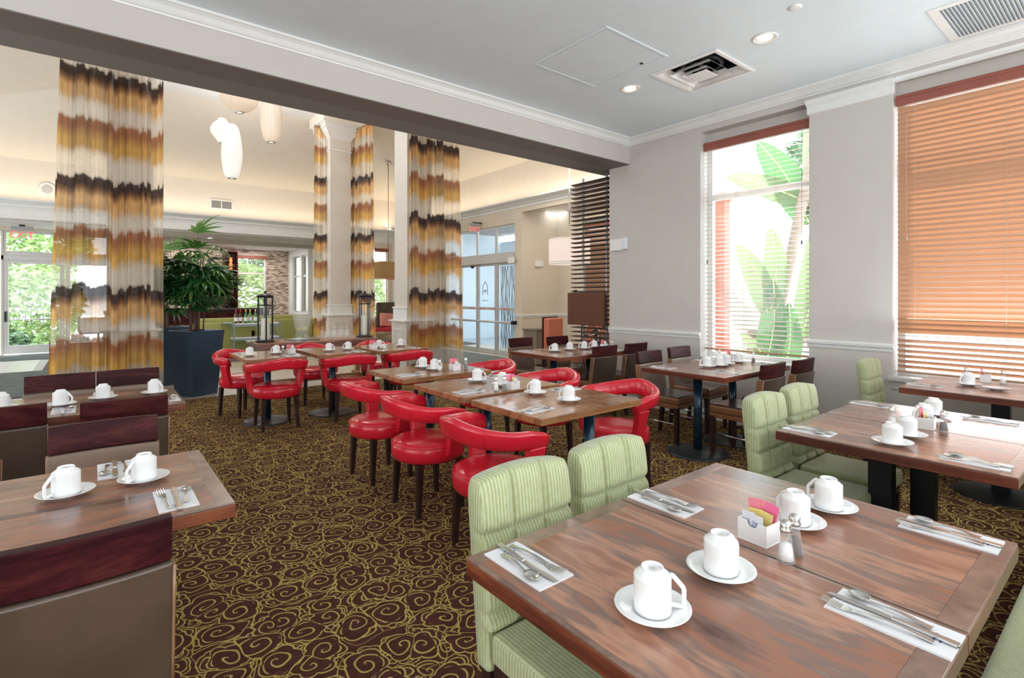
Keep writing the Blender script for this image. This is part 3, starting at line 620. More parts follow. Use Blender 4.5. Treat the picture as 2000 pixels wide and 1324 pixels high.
w = MB(); w.box(-5, -1.72, 17.35, 17.55, 0, 3.1).box(.62, 1.1, 17.35, 17.55, 0, 3.1).box(-1.72, .62, 17.35, 17.55, 3.0, 3.1)
struct(w, 'wall_far_left', wall_warm)
struct(MB().box(1.1, 6.2, 17.5, 17.7, 2.98, 3.1), 'beam_bar', mat('beam_tan', (.50, .43, .35), .6))
struct(MB().box(1.1, 6.2, 17.6, 19.9, 3.03, 3.10), 'ceiling_bar', flat_white)
w = MB(); w.box(1.0, 3.83, 19.8, 19.95, 0, 3.03).box(4.80, 5.55, 19.8, 19.95, 0, 3.03).box(3.83, 4.80, 19.8, 19.95, 0, .9).box(3.83, 4.80, 19.8, 19.95, 2.86, 3.03)
struct(w, 'wall_mosaic', mosaic_m)
w = MB(); w.box(5.55, 5.7, 17.6, 17.75, 0, 3.03).box(5.55, 5.7, 18.45, 19.95, 0, 3.03) if False else w.box(5.55, 5.7, 19.35, 19.95, .85, 2.8).box(5.55, 5.7, 18.3, 18.5, .85, 2.8).box(5.55, 5.7, 17.6, 17.75, .85, 2.8).box(5.55, 5.7, 17.6, 19.95, 0, .85).box(5.55, 5.7, 17.6, 19.95, 2.8, 3.03)
struct(w, 'wall_bar_side', trim_m)
struct(MB().box(1.0, 1.1, 17.5, 19.95, 0, 3.03), 'wall_bar_left', wall_warm)
# sloped and flat lobby ceiling
FX0, FX1, FY = .5, 5.05, 12.85; ZF = 5.68
def slab(pts, name, mt, th=.05):
    v = [p for p in pts]+[(x, y, z+th) for x, y, z in pts]; n = len(pts)
    struct(MB().add(v, [tuple(range(n)), tuple(reversed(range(n, 2*n)))]+[(i, (i+1) % n, n+(i+1) % n, n+i) for i in range(n)]), name, mt)
slab([(FX0, 4.78, ZF), (FX1, 4.78, ZF), (FX1, FY, ZF), (FX0, FY, ZF)], 'ceiling_lobby_flat', flat_white)
slab([(-5, YF+.12, 4.44), (XE+.12, YF+.12, 4.52), (FX1, FY, ZF), (FX0, FY, ZF)], 'ceiling_lobby_slope_far', ceil_lobby)
slab([(XE+.12, 4.78, 4.52), (XE+.12, YF+.12, 4.52), (FX1, FY, ZF), (FX1, 4.78, ZF)], 'ceiling_lobby_slope_entrance', ceil_lobby)
slab([(-5, 4.78, 4.44), (-5, YF+.12, 4.44), (FX0, FY, ZF), (FX0, 4.78, ZF)], 'ceiling_lobby_slope_left', ceil_lobby)
for px, y in ((2.76, 11.85),): downlight('tiny spotlight in the lobby white ceiling behind the hanging lanterns', px, y, ZF, .06, e=20)
for x, y in ((2.62, 17.0),): downlight('small downlight in the far soffit above the bar opening', x, y, 3.08, .07, e=6)

# columns
def column(label, cx, cy, top=5.45, cap=True):
    t = thing('square_column', label, 'column', (cx, cy, 0), 0, 'cream square columns')
    q = MB().box(-.25, .25, -.25, .25, 1.22, top)
    part(q, 'shaft', mat('column_paint', (.70, .66, .60), .55), t, bevel=.004)
    p = MB().box(-.29, .29, -.29, .29, 0, .95)
    part(p, 'pedestal', mat('column_paint', (.70, .66, .60), .55), t, bevel=.003)
    part(MB().taper(0, 0, .95, .30, .965, .335).box(-.335, .335, -.335, .335, .965, .985).taper(0, 0, .985, .29, 1.0, .275), 'pedestal_cap', trim_m, t)
    part(MB().box(-.27, .27, -.27, .27, 1.0, 1.20).box(-.285, .285, -.285, .285, 1.20, 1.225), 'neck', trim_m, t, bevel=.003)
    part(MB().box(-.31, .31, -.31, .31, 0, .12), 'plinth', trim_m, t, bevel=.004)
    for s, m in ((0, Matrix.Identity(4)), (1, RZ(-PI/2))):
        f = MB(); a, z0, z1, w_ = .17, .22, .82, .014
        f.box(-a+w_, a-w_, -.302, -.289, z0, z0+w_, m).box(-a+w_, a-w_, -.302, -.289, z1-w_, z1, m).box(-a, -a+w_, -.302, -.289, z0, z1, m).box(a-w_, a, -.302, -.289, z0, z1, m)
        part(f, 'panel_moulding', trim_m, t)
    if cap:
        part(MB().taper(0, 0, top-.62, .262, top-.60, .268).taper(0, 0, top-.60, .268, top-.585, .255), 'collar', trim_m, t)
        part(MB().taper(0, 0, top-.34, .255, top-.30, .275).taper(0, 0, top-.30, .275, top-.12, .40).box(-.42, .42, -.42, .42, top-.12, top-.07).taper(0, 0, top-.07, .40, top-.03, .43).box(-.44, .44, -.44, .44, top-.03, top), 'capital', trim_m, t)
    return t
column('full cream square column with crowned capital between the two far curtains', 4.57, 12.37)
column('cream square column behind the left edge of the middle banded curtain', 4.64, 8.68)
column('cream square column hidden behind the wide left curtain', .40, 8.80)
struct(MB().box(4.1, 5.1, 11.9, 12.9, 5.45, 5.68).box(4.1, 5.1, 8.2, 9.2, 5.45, 5.68).box(0, 1, 8.3, 9.3, 5.45, 5.68), 'ceiling_dropped_plates', ceil_lobby)

# curtains
def curtain(label, pts, z0, z1, amp=.035, pitch=.15, flare=1.0, seed=1, anchor=.5):
    rnd = random.Random(seed); P2 = [Vector(p) for p in pts]
    seg = [(P2[i+1]-P2[i]).length for i in range(len(P2)-1)]; L = sum(seg); N = int(L/pitch*10); v = []; f = []; rows = 14
    ph = [rnd.uniform(-1.2, 1.2) for _ in range(40)]
    for j in range(rows+1):
        z = z0+(z1-z0)*j/rows
        for i in range(N+1):
            s = L*i/N; a = s; k = 0
            while k < len(seg)-1 and a > seg[k]: a -= seg[k]; k += 1
            d = (P2[k+1]-P2[k]).normalized(); p = P2[k]+d*a; nrm = Vector((-d.y, d.x))
            fl = 1+(flare-1)*(1-j/rows)
            c = P2[0]+(P2[-1]-P2[0])*anchor
            p = c+(p-c)*fl if len(P2) == 2 else p
            q = s/pitch*2*PI+ph[int(s/pitch) % 40]*.5
            off = amp*(math.sin(q)+.35*math.sin(2*q+1.3))*(.6+.4*(1-j/rows))*(1-.3*math.cos(s*7))
            p = p+nrm*off; v.append((p.x, p.y, z))
    for j in range(rows):
        for i in range(N): a = j*(N+1)+i; f.append((a, a+1, a+N+2, a+N+1))
    t = thing('banded_curtain', label, 'curtain', (0, 0, 0), 0, 'sheer curtains with brown and gold bands')
    part(MB().add(v, f, True), 'drape', curtain_m, t)
    r = MB()
    for k in range(len(P2)-1): r.tube([(P2[k].x, P2[k].y, z1+.02), (P2[k+1].x, P2[k+1].y, z1+.02)], .012, 8)
    part(r, 'curtain_track', brushed, t)
    return t
curtain('wide banded gold and brown sheer curtain at the left beside the palm', [(-.27, 8.25), (.73, 8.25)], .02, 5.40, .05, .17, 1.15, 3, 1.0)
curtain('middle banded curtain right of the second cream column', [(4.33, 8.22), (5.34, 8.22)], .02, 5.40, .05, .17, 1.13, 5, 0.0)
curtain('narrow banded curtain left of the crowned column', [(4.02, 12.30), (4.28, 12.30)], .02, 5.40, .04, .16, 1.25, 8)
curtain('banded curtain hanging right behind the crowned column', [(4.93, 12.45), (4.93, 11.1)], .02, 5.40, .05, .17, 1.22, 9)

# ---------------------------------------------------------------- furniture builders (front of a chair = local +Y)
def brown_chair():
    t = thing('dining_chair', '', 'chair')
    q = MB().box(-.205, .205, -.20, .235, .385, .465); part(q, 'seat', leather_seat, t, bevel=.028, seg=3)
    part(MB().box(-.195, .195, -.19, .225, .345, .388), 'seat_rail', leather_seat, t, bevel=.008)
    # upholstered back, slightly raked; front tan side edges
    v = []; n = 8
    def sheet(hw, ya, yb, z0, z1, bow=.018, rake=.055):
        q = MB(); vs = []
        for j in range(n+1):
            f = j/n; z = z0+(z1-z0)*f; sh = -rake*((z-.42)/.44)
            for i in range(n+1):
                x = -hw+2*hw*i/n; b = -bow*(1-(x/hw)**2)
                vs.append((x, ya+sh+b, z))
        k = len(vs); vs += [(x, y+(yb-ya), z) for x, y, z in vs]; fs = []
        for j in range(n):
            for i in range(n):
                a = j*(n+1)+i; fs.append((a, a+1, a+n+2, a+n+1)); fs.append((a+k, a+n+1+k, a+n+2+k, a+1+k))
        for i in range(n):
            fs.append((i, i+k, i+1+k, i+1)); a = n*(n+1)+i; fs.append((a, a+1, a+1+k, a+k))
            a = i*(n+1); fs.append((a, a+n+1, a+n+1+k, a+k)); a = i*(n+1)+n; fs.append((a, a+k, a+n+1+k, a+n+1))
        return q.add(vs, fs, False)
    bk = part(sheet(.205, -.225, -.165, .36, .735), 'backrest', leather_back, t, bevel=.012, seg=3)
    part(sheet(.199, -.214, -.176, .738, .855), 'top_rail', dark_wood, t, bevel=.003)
    for s in (-1, 1):
        part(MB().tube([(s*.204, -.222-.055*((z-.42)/.44), z) for z in (.37, .5, .62, .725)], .0045, 6), 'piping', leather_tan, bk)
        part(MB().taper(s*.18, .205, 0, .016, .36, .022), 'leg', leg_wood, t, bevel=.003)
        part(MB().taper(s*.18, -.24, 0, .016, .36, .022, 0, .045), 'leg', leg_wood, t, bevel=.003)
        part(MB().tube([(s*.18, -.225, .20), (s*.18, .205, .20)], .007, 8), 'side_stretcher', chrome, t)
    return t
def tan_edge(q): return q
BROWN = Proto(brown_chair)

def red_chair():
    t = thing('barrel_chair', '', 'chair')
    pr = [(.001, .335), (.20, .335), (.235, .345), (.25, .37), (.25, .42), (.243, .447), (.225, .464), (.19, .474), (.10, .479), (.001, .480)]
    st = part(MB().lathe(pr, 36), 'seat', red_l, t)
    part(MB().tube([(.246*math.cos(2*PI*i/36), .246*math.sin(2*PI*i/36), .446) for i in range(36)], .004, 6, closed=True), 'seat_piping', red_l, st)
    # back band: rounded section swept round an arc, open to the front
    path = []; R0 = .285; na = 30; ext = .125
    for k in range(5): path.append((R0, ext*(1-k/5), 1-.30*(k/5)))
    for k in range(na+1): a = -PI*k/na; path.append((R0*math.cos(a), R0*math.sin(a), .70*abs(math.cos(a))**1.3))
    for k in range(1, 6): path.append((-R0, ext*(k/5), .70+.30*(k/5)))
    N = len(path)-1; K = 16; v = []; f = []
    for i, (px, py, e) in enumerate(path):
        ax, ay = path[max(i-1, 0)][:2]; bx, by = path[min(i+1, N)][:2]; d = Vector((bx-ax, by-ay)).normalized(); nr = Vector((-d.y, d.x))
        if nr.dot(Vector((px, py-.05))) < 0: nr = -nr
        zc = .718-.072*e; hz = .062-.017*e; th = .034
        if i in (0, N): hz *= .86; th *= .8
        for k in range(K):
            w = 2*PI*k/K; cx = math.copysign(abs(math.cos(w))**.62, math.cos(w)); cz = math.copysign(abs(math.sin(w))**.62, math.sin(w))
            wr = .0035*math.sin(i*1.9)*(1 if 5 < i < N-5 and k in (7, 8, 9) else 0)
            r = cx*th+wr+cz*.010; v.append((px+nr.x*r, py+nr.y*r, zc+cz*hz))
    for i in range(N):
        for k in range(K): f.append((i*K+k, i*K+(k+1) % K, (i+1)*K+(k+1) % K, (i+1)*K+k))
    f.append(tuple(range(K))); f.append(tuple(reversed(range(N*K, (N+1)*K))))
    bb = part(MB().add(v, f, True), 'back_band', red_l, t)
    for am in (-42, 42):
        a = math.radians(-90+am); rr = .3195
        part(MB().tube([((rr+.0008)*math.cos(a), (rr+.0008)*math.sin(a), z) for z in (.655, .675, .70, .72, .742)], .0018, 5), 'seam', red_dark, bb)
    for s in (-1, 1):
        q = MB(); vs = []; n = 6
        for j in range(n+1):
            z = .385+.235*j/n; g = .050+.010*abs(2*j/n-1)**2; xc = s*(.245+.040*j/n)
            vs += [(xc-.026, .055-g, z), (xc+.026, .055-g, z), (xc+.026, .055+g, z), (xc-.026, .055+g, z)]
        fs = [(j*4+k, j*4+(k+1) % 4, j*4+4+(k+1) % 4, j*4+4+k) for j in range(n) for k in range(4)]+[(3, 2, 1, 0), (n*4, n*4+1, n*4+2, n*4+3)]
        part(q.add(vs, fs), 'arm_post', red_l, t, bevel=.009, seg=3)
    for x, y in ((-.165, .15), (.165, .15), (-.165, -.15), (.165, -.15)):
        part(MB().taper(x*1.08, y*1.08, 0, .014, .34, .022, -x*.08, -y*.08), 'leg', leg_wood, t, bevel=.003)
    return t
RED = Proto(red_chair)

def green_chair():
    t = thing('dining_chair', '', 'chair')
    part(MB().box(-.185, .185, -.155, .245, .375, .462), 'seat', green_f, t, bevel=.022, seg=3)
    part(MB().box(-.175, .175, -.15, .235, .335, .375), 'seat_frame', leg_wood, t, bevel=.004)
    # quilted back: front face with pillow relief in a grid 3 x 4
    nx, nz = 56, 64; hw, z0, z1, yf, yb = .185, .345, .895, -.155, -.235; vs = []; fs = []
    seams_x = (-.065, .065); seams_z = (.50, .605, .725)
    def rel(x, z):
        d = min([abs(x-a) for a in seams_x]+[abs(z-b) for b in seams_z])
        g = .020*(1-math.exp(-(d/.011)**1.3))
        return g
    def cr(x): return .018*(1-(x/hw)**2)       # crowned top
    for side in (0, 1):
        for j in range(nz+1):
            for i in range(nx+1):
                x = -hw+2*hw*i/nx; f_ = j/nz; z = z0+(z1-z0)*f_; z += cr(x)*f_-.018*f_
                e = min(i, nx-i)/nx; ez = (nz-j)/nz
                edge = .012*math.exp(-e*34)+.014*math.exp(-ez*26)
                rake = -.05*(z-.42)/.45
                if side == 0: y = yf+rake+(rel(x, z) if z > .46 else 0)-.010-edge
                else: y = yb+rake+edge
                vs.append((x*(1-.03*math.exp(-ez*26)), y, z))
    k = (nx+1)*(nz+1)
    for j in range(nz):
        for i in range(nx):
            a = j*(nx+1)+i; fs.append((a, a+nx+1, a+nx+2, a+1)); fs.append((a+k, a+1+k, a+nx+2+k, a+nx+1+k))
    for i in range(nx):
        fs.append((i, i+1, i+1+k, i+k)); a = nz*(nx+1)+i; fs.append((a, a+k, a+1+k, a+1))
    for j in range(nz):
        a = j*(nx+1); fs.append((a, a+k, a+nx+1+k, a+nx+1)); a += nx; fs.append((a, a+nx+1, a+nx+1+k, a+k))
    part(MB().add(vs, fs, True), 'quilted_back', green_f, t)
    for s in (-1, 1):
        part(MB().taper(s*.155, .215, 0, .016, .345, .022), 'leg', leg_wood, t, bevel=.003)
        part(MB().taper(s*.155, -.215, 0, .016, .345, .022, 0, .03), 'leg', leg_wood, t, bevel=.003)
    return t
GREEN = Proto(green_chair)

TZ = .76
def table(label, x0, x1, y0, y1, kind='rustic', posts=None, post='round', base='disc', group=None, grain='y', zt=TZ):
    cx, cy = (x0+x1)/2, (y0+y1)/2; hx, hy = (x1-x0)/2-.0015, (y1-y0)/2-.0015
    t = thing('dining_table', label, 'table', (cx, cy, 0), 0, group)
    if kind == 'rustic':
        b = .045 if grain == 'y' else .045
        tw = table_wood if grain == 'y' else table_wood_x
        bx, by = (0.012, .052) if grain == 'y' else (.052, .012)
        part(MB().box(-hx+bx, hx-bx, -hy+by, hy-by, zt-.006, zt), 'tabletop', tw, t)
        q = .0
        for nm, a in (('edge_strip', (-hx, hx, -hy, -hy+by)), ('edge_strip', (-hx, hx, hy-by, hy)), ('edge_strip', (-hx, -hx+bx, -hy+by, hy-by)), ('edge_strip', (hx-bx, hx, -hy+by, hy-by))):
            wide = (a[1]-a[0] > .03 and a[3]-a[2] > .03)
            part(MB().box(*a, zt-.006, zt-.0003), nm, edge_light, t, bevel=.0012)
        part(MB().box(-hx-.001, hx+.001, -hy-.001, hy+.001, zt-.046, zt-.0062), 'edge_band', edge_wood, t, bevel=.002)
    else:
        part(MB().box(-hx, hx, -hy, hy, zt-.04, zt), 'tabletop', butcher_m if kind == 'butcher' else table_wood_x, t, bevel=.004)
    for (px, py) in (posts or [(0, 0)]):
        if post == 'round': part(MB().lathe([(.038, .03), (.038, zt-.05)], 20, T(px, py, 0)), 'pedestal', blue_black, t)
        else: part(MB().box(px-.035, px+.035, py-.05, py+.05, .03, zt-.05), 'pedestal', black_m, t, bevel=.004)
        part(MB().box(px-.2, px+.2, py-.03, py+.03, zt-.055, zt-.046).box(px-.03, px+.03, py-.2, py+.2, zt-.0555, zt-.047), 'top_bracket', black_m, t)
        r = .27 if base == 'disc' else .23
        part(MB().lathe([(.001, 0), (r, 0), (r, .008), (r*.94, .014), (r*.4, .026), (.05, .034), (.001, .034)], 40, T(px, py, 0)), 'base_plate', disc_m if post == 'round' else black_m, t)
    return t

# ---------------------------------------------------------------- tableware builders
def make_saucer():
    pr = [(.001, .004), (.024, .004), (.026, 0), (.030, 0), (.031, .004), (.050, .007), (.066, .013), (.078, .0185), (.080, .020), (.078, .021), (.064, .0155), (.048, .0105), (.044, .010), (.042, .0085), (.001, .0085)]
    o = MB().lathe(pr, 40).obj('saucer', ceramic); o['category'] = 'saucer'; return o
def make_cup():   # cup standing upside down, rim at z 0
    t = thing('coffee_cup', '', 'cup')
    pr = [(.036, .002), (.038, 0), (.0405, .0005), (.041, .002), (.041, .0030), (.041, .0660), (.0408, .0682), (.0396, .0700), (.0266, .0786), (.0252, .0797), (.0248, .0808), (.0247, .0838), (.0241, .0848), (.0230, .0849), (.0222, .0839), (.0218, .0812), (.0212, .0804), (.001, .0804)]
    pr = [(r*.955, z*1.085) for r, z in pr]
    bw = part(MB().lathe(pr, 40), 'bowl', ceramic, t)
    hp = [(.0385, .070), (.046, .066), (.056, .056), (.067, .045), (.0690, .040), (.0685, .012), (.066, .008), (.058, .009), (.0400, .012)]
    m = Matrix.Identity(4); q = MB(); prof = []
    pts = [Vector((x*.955, 0, z*1.085)) for x, z in hp]
    q.tube([tuple(p) for p in pts], .0052, 8); 
    part(q, 'handle', ceramic, t)
    s = MB()
    for i, (a, b) in enumerate(((-.006, .006), (-.008, .008), (-.007, .005))): s.box(a, b, .004-i*.004, .0052-i*.004, .0872, .0875)
    part(s, 'maker_mark', mat('grey_ink', (.35, .35, .36), .7), bw)
    return t
def make_fork():
    v = MB(); N = 12
    def z(f): return .0015+.006*math.sin(PI*min(1, f*1.15))*(1 if f < .75 else 1)
    L = .185; pts = []
    for i in range(N+1):
        f = i/N; y = -L/2+L*.74*f; w = .0075-.0045*math.sin(PI*min(1, f*1.05)**.8*1.0)*.9; w = max(w, .003); zz = .0022+.010*math.sin(PI*f*.95)**2*.6
        pts.append((y, w if f < .88 else .004+.03*(f-.88), zz))
    vs = []
    for y, w, zz in pts: vs += [(-w, y, zz), (w, y, zz), (w, y, zz+.0022), (-w, y, zz+.0022)]
    fs = [(j*4+k, j*4+(k+1) % 4, j*4+4+(k+1) % 4, j*4+4+k) for j in range(len(pts)-1) for k in range(4)]+[(3, 2, 1, 0), tuple(range(len(vs)-4, len(vs)))]
    v.add(vs, fs)
    yb = pts[-1][0]; zb = pts[-1][2]
    v.add([(-.006, yb-.004, zb), (.006, yb-.004, zb), (.012, yb+.012, zb-.002), (.012, yb+.02, zb-.002), (-.012, yb+.02, zb-.002), (-.012, yb+.012, zb-.002)]+[(a, b, c+.002) for a, b, c in ((-.006, yb-.004, zb), (.006, yb-.004, zb), (.012, yb+.012, zb-.002), (.012, yb+.02, zb-.002), (-.012, yb+.02, zb-.002), (-.012, yb+.012, zb-.002))],
          [(5, 4, 3, 2, 1, 0), (6, 7, 8, 9, 10, 11)]+[(i, (i+1) % 6, 6+(i+1) % 6, 6+i) for i in range(6)])
    for x in (-.0098, -.0033, .0033, .0098):
        v.add([(x-.0021, yb+.018, zb-.002), (x+.0021, yb+.018, zb-.002), (x+.0009, yb+.058, zb+.006), (x-.0009, yb+.058, zb+.006), (x-.0021, yb+.018, zb), (x+.0021, yb+.018, zb), (x+.0009, yb+.058, zb+.0075), (x-.0009, yb+.058, zb+.0075)],
              [(3, 2, 1, 0), (4, 5, 6, 7), (0, 1, 5, 4), (1, 2, 6, 5), (2, 3, 7, 6), (3, 0, 4, 7)])
    o = v.obj('fork', steel, bevel=.0006, seg=1); o['category'] = 'fork'; return o
def strip(pts, th=.002):
    vs = []; 
    for y, w, zz in pts: vs += [(-w, y, zz), (w, y, zz), (w, y, zz+th), (-w, y, zz+th)]
    fs = [(j*4+k, j*4+(k+1) % 4, j*4+4+(k+1) % 4, j*4+4+k) for j in range(len(pts)-1) for k in range(4)]+[(3, 2, 1, 0), tuple(range(len(vs)-4, len(vs)))]
    return vs, fs
def make_knife():
    q = MB(); hp = [(-.115, .0065, .001), (-.11, .0085, .001), (-.04, .0065, .001), (-.01, .0055, .001), (-.005, .0065, .001)]
    q.add(*strip(hp, .005))
    bl = [(-.005, 0), (.02, .001), (.07, .002), (.095, .001), (.112, -.004), (.118, -.008)]
    pr = [(-.0065, -.005), (-.0085, .05), (-.0095, .085), (-.0085, .105), (-.0065, .118), (.004, .112), (.008, .09), (.008, .02), (.0065, -.005)]
    q.prism(pr, 'z', .002, .0036)
    o = q.obj('knife', steel, bevel=.0008, seg=1); o['category'] = 'knife'; return o
def make_spoon():
    q = MB(); pts = []
    for i in range(13):
        f = i/12; y = -.075+.11*f; w = max(.0028, .0075-.007*f); pts.append((y, w, .0015+.007*math.sin(PI*f)**2*.7+.001))
    q.add(*strip(pts, .0022))
    vs = []; fs = []; n = 16; R = 5
    for k in range(2):
        for j in range(R+1):
            f = j/R
            for i in range(n):
                a = 2*PI*i/n; w = .0165-.003*math.sin(a); x = w*f*math.cos(a); y = .056+.024*f*math.sin(a)
                vs.append((x, y, .001+.0075*f*f+(.0016 if k else 0)))
    for k in range(2):
        for j in range(R):
            for i in range(n):
                a = k*(R+1)*n+j*n+i; b = k*(R+1)*n+j*n+(i+1) % n; fs.append((a, b, b+n, a+n) if k else (a, a+n, b+n, b))
    e = R*n; g = (2*R+1)*n
    for i in range(n): fs.append((e+i, e+(i+1) % n, g+(i+1) % n, g+i))
    q.add(vs, fs, True)
    o = q.obj('spoon', steel); o['category'] = 'spoon'; return o
def make_napkin():
    t = thing('paper_napkin', '', 'napkin')
    fp = part(MB().box(-.055, .055, -.108, .108, 0, .0022).box(-.0545, .0545, -.1075, .107, .0026, .004), 'folded_paper', paper, t)
    q = MB()
    for k, (a, b) in enumerate(((-.018, -.012), (-.010, -.005), (-.003, .001), (.003, .008), (.010, .013), (.015, .02))): q.box(a, b, -.074, -.069, .0040, .0042)
    q.box(-.012, .0, -.084, -.080, .0040, .0042).box(.002, .012, -.084, -.080, .0040, .0042)
    part(q, 'printed_line', ink, fp)
    part(MB().box(-.005, .005, -.062, -.055, .0040, .0042), 'printed_emblem', ink_r, fp)
    return t
def make_shaker(dark=False):
    def f():
        t = thing('pepper_shaker' if dark else 'salt_shaker', '', 'shaker')
        n = 8
        pr = [(.001, .002), (.021, .002), (.023, .006), (.022, .012), (.0185, .03), (.0135, .065), (.0125, .078), (.012, .078), (.0118, .070), (.017, .03), (.019, .012), (.001, .010)]
        part(MB().lathe([(.001, 0), (.022, 0), (.0235, .004), (.0225, .010), (.0190, .030), (.0135, .066), (.0128, .080)], n, smooth=False), 'glass_body', wine_m, t)
        part(MB().lathe([(.001, .006), (.0185, .006), (.0155, .028), (.0125, .044), (.001, .046)], 12), 'filling', mat('pepper', (.12, .09, .07), .9) if dark else mat('salt', (.92, .92, .92), .8), t)
        part(MB().lathe([(.0145, .077), (.0150, .082), (.0135, .084), (.0140, .090), (.0125, .098), (.008, .104), (.001, .106)], 16), 'cap', steel, t)
        return t
    return f
def make_caddy():
    t = thing('sugar_caddy', '', 'caddy'); a, b, h, w = .042, .034, .058, .004
    q = MB().box(-a, a, -b, b, 0, .005).box(-a, -a+w, -b, b, .005, h).box(a-w, a, -b, b, .005, h).box(-a+w, a-w, b-w, b, .005, h)
    # front wall with a thumb scoop
    pr = [(-a+w, .005), (a-w, .005), (a-w, h)]+[(.016*math.cos(x), h-.016*math.sin(x)) for x in [PI*i/10 for i in range(11)]]+[(-a+w, h)]
    q.prism(pr, 'y', -b, -b+w)
    part(q, 'dish', ceramic, t, bevel=.0012); return t
CUP = Proto(make_cup); FORK = None
saucer0 = make_saucer(); fork0 = make_fork(); knife0 = make_knife(); spoon0 = make_spoon()
NAP = Proto(make_napkin); SALT = Proto(make_shaker()); PEP = Proto(make_shaker(True)); CAD = Proto(make_caddy)
used = set()
def put(o, label, loc, rz=0, group=None, rx=0):
    if o.name in used: c = o.copy(); COL.objects.link(c)
    else: c = o; used.add(o.name)
    c.location = loc; c.rotation_euler = (rx, 0, rz); c['label'] = label
    if group: c['group'] = group
    return c
def cup_set(x, y, where, h=0.0, zt=TZ, tilt=0):
    x *= .982; y *= .982
    put(saucer0, 'white saucer under the upturned cup '+where, (x, y, zt), 0, 'white saucers')
    CUP.put('upturned white coffee cup '+where, (x, y, zt+.0088), h, 'upturned white coffee cups')
def setting(x, y, rz, where, zt=TZ, reach=0, order=0):   # napkin with fork, knife and spoon; rz 0 = handles toward -Y
    NAP.put('folded white paper napkin '+where, (x, y, zt), rz, 'folded paper napkins')
    c, s = math.cos(rz), math.sin(rz)
    def at(dx, dy): return (x+c*dx-s*dy, y+s*dx+c*dy, zt+.0043)
    put(fork0, 'steel fork on the napkin '+where, at(-.030, -.004+reach), rz+.06, 'steel forks')
    put(knife0, 'steel table knife on the napkin '+where, at(.002, -.006+reach*.5), rz-.03, 'steel knives')
    put(spoon0, 'steel teaspoon on the napkin '+where, at(.030, .004+reach*.4), rz-.10, 'steel teaspoons')
pk_mesh = {}
def packet(x, y, z, rz, tilt, mt, label, h=.062, w=.036, mark=None):
    nm = 'sugar_packet'
    if mt.name not in pk_mesh:
        q = MB(); q.prism([(-.0004, 0), (.0004, 0), (.0018, h*.3), (.0018, h*.7), (.0004, h), (-.0004, h), (-.0018, h*.7), (-.0018, h*.3)], 'x', -w/2, w/2)
        pk_mesh[mt.name] = q.obj(nm, mt)
        o = pk_mesh[mt.name]
    else: o = pk_mesh[mt.name].copy(); COL.objects.link(o)
    o.location = (x, y, z); o.rotation_euler = (tilt[0], tilt[1], rz); setp(o, label, 'sugar packet', 'sweetener packets')
    return o
def caddy_set(x, y, rz, where, zt=TZ, salt=None, pepper=None, n=5):
    CAD.put('small white ceramic sugar caddy '+where, (x, y, zt), rz, 'sugar caddies')
    c, s = math.cos(rz), math.sin(rz)
    def at(dx, dy): return x+c*dx-s*dy, y+s*dx+c*dy
    specs = [(.016, .018, pink, 'bright pink', .20), (.004, .020, pink2, 'rose pink', .10), (-.008, .021, pink, 'deep pink', -.02), (-.018, .018, pink2, 'rose', -.14), (.010, .004, yellow_p, 'yellow', .14), (-.010, .004, yellow_p, 'pale yellow', -.1), (.004, -.018, white_pk, 'white and blue', .05), (-.014, -.010, white_pk, 'whitish', -.12)][:n if n > 5 else 8]
    if n <= 5: specs = [specs[0], specs[2], specs[3], specs[4], specs[6]]
    for dx, dy, mt, cn, ti in specs:
        px, py = at(dx, dy); hgt = {'white_paper': -.002, 'yellow_paper': .002}.get(mt.name, .024)
        o = packet(px, py, zt+.017+hgt*1.0, rz, (.10 if dy < 0 else -.08, ti), mt, '%s sweetener packet in the caddy %s' % (cn, where))
        if where == 'on the front table' and cn in ('white and blue', 'deep pink', 'rose pink'):
            words = {'white and blue': 'Sugar\nSugar', 'deep pink': 'Sweet', 'rose pink': 'Sweet'}[cn]
            text_part(words, 'lettering', ink if cn != 'rose pink' else ink_d, .010, o, (0, -.0022, .034), (PI/2, -PI/2 if cn != 'white and blue' else .2, 0), .0002)
    if salt: SALT.put('glass salt shaker with steel cap '+where, (salt[0], salt[1], zt), 0, 'salt shakers')
    if pepper: PEP.put('glass pepper shaker with steel cap '+where, (pepper[0], pepper[1], zt), 0, 'pepper shakers')

# ---------------------------------------------------------------- tables
# front right double table
table('rustic wood table nearest the camera, its left half', .75, 1.363, .236, 1.12, posts=[(.0, 0)], group='front double table', post='square')
table('rustic wood table nearest the camera, its right half with the sugar caddy', 1.367, 1.965, .236, 1.12, posts=[(.0, 0)], group='front double table', post='square')
cup_set(.943, .685, 'nearest the camera on the front table', -.75)
cup_set(1.208, .676, 'second from the left on the front table', -.1)
cup_set(1.640, .680, 'just behind the sugar caddy on the front table', 1.2)
cup_set(1.838, .661, 'farthest along the row on the front table', 1.4)
setting(.848, .990, PI, 'at the left corner of the front table')
setting(1.447, 1.004, PI, 'at the back edge of the front table')
setting(1.287, .345, 0, 'at the near edge of the front table', reach=.02)
setting(1.884, .367, 0, 'at the right corner of the front table', reach=.02)
caddy_set(1.432, .690, -PI/2-.08, 'on the front table', salt=(1.372, .592), pepper=(1.428, .594), n=8)
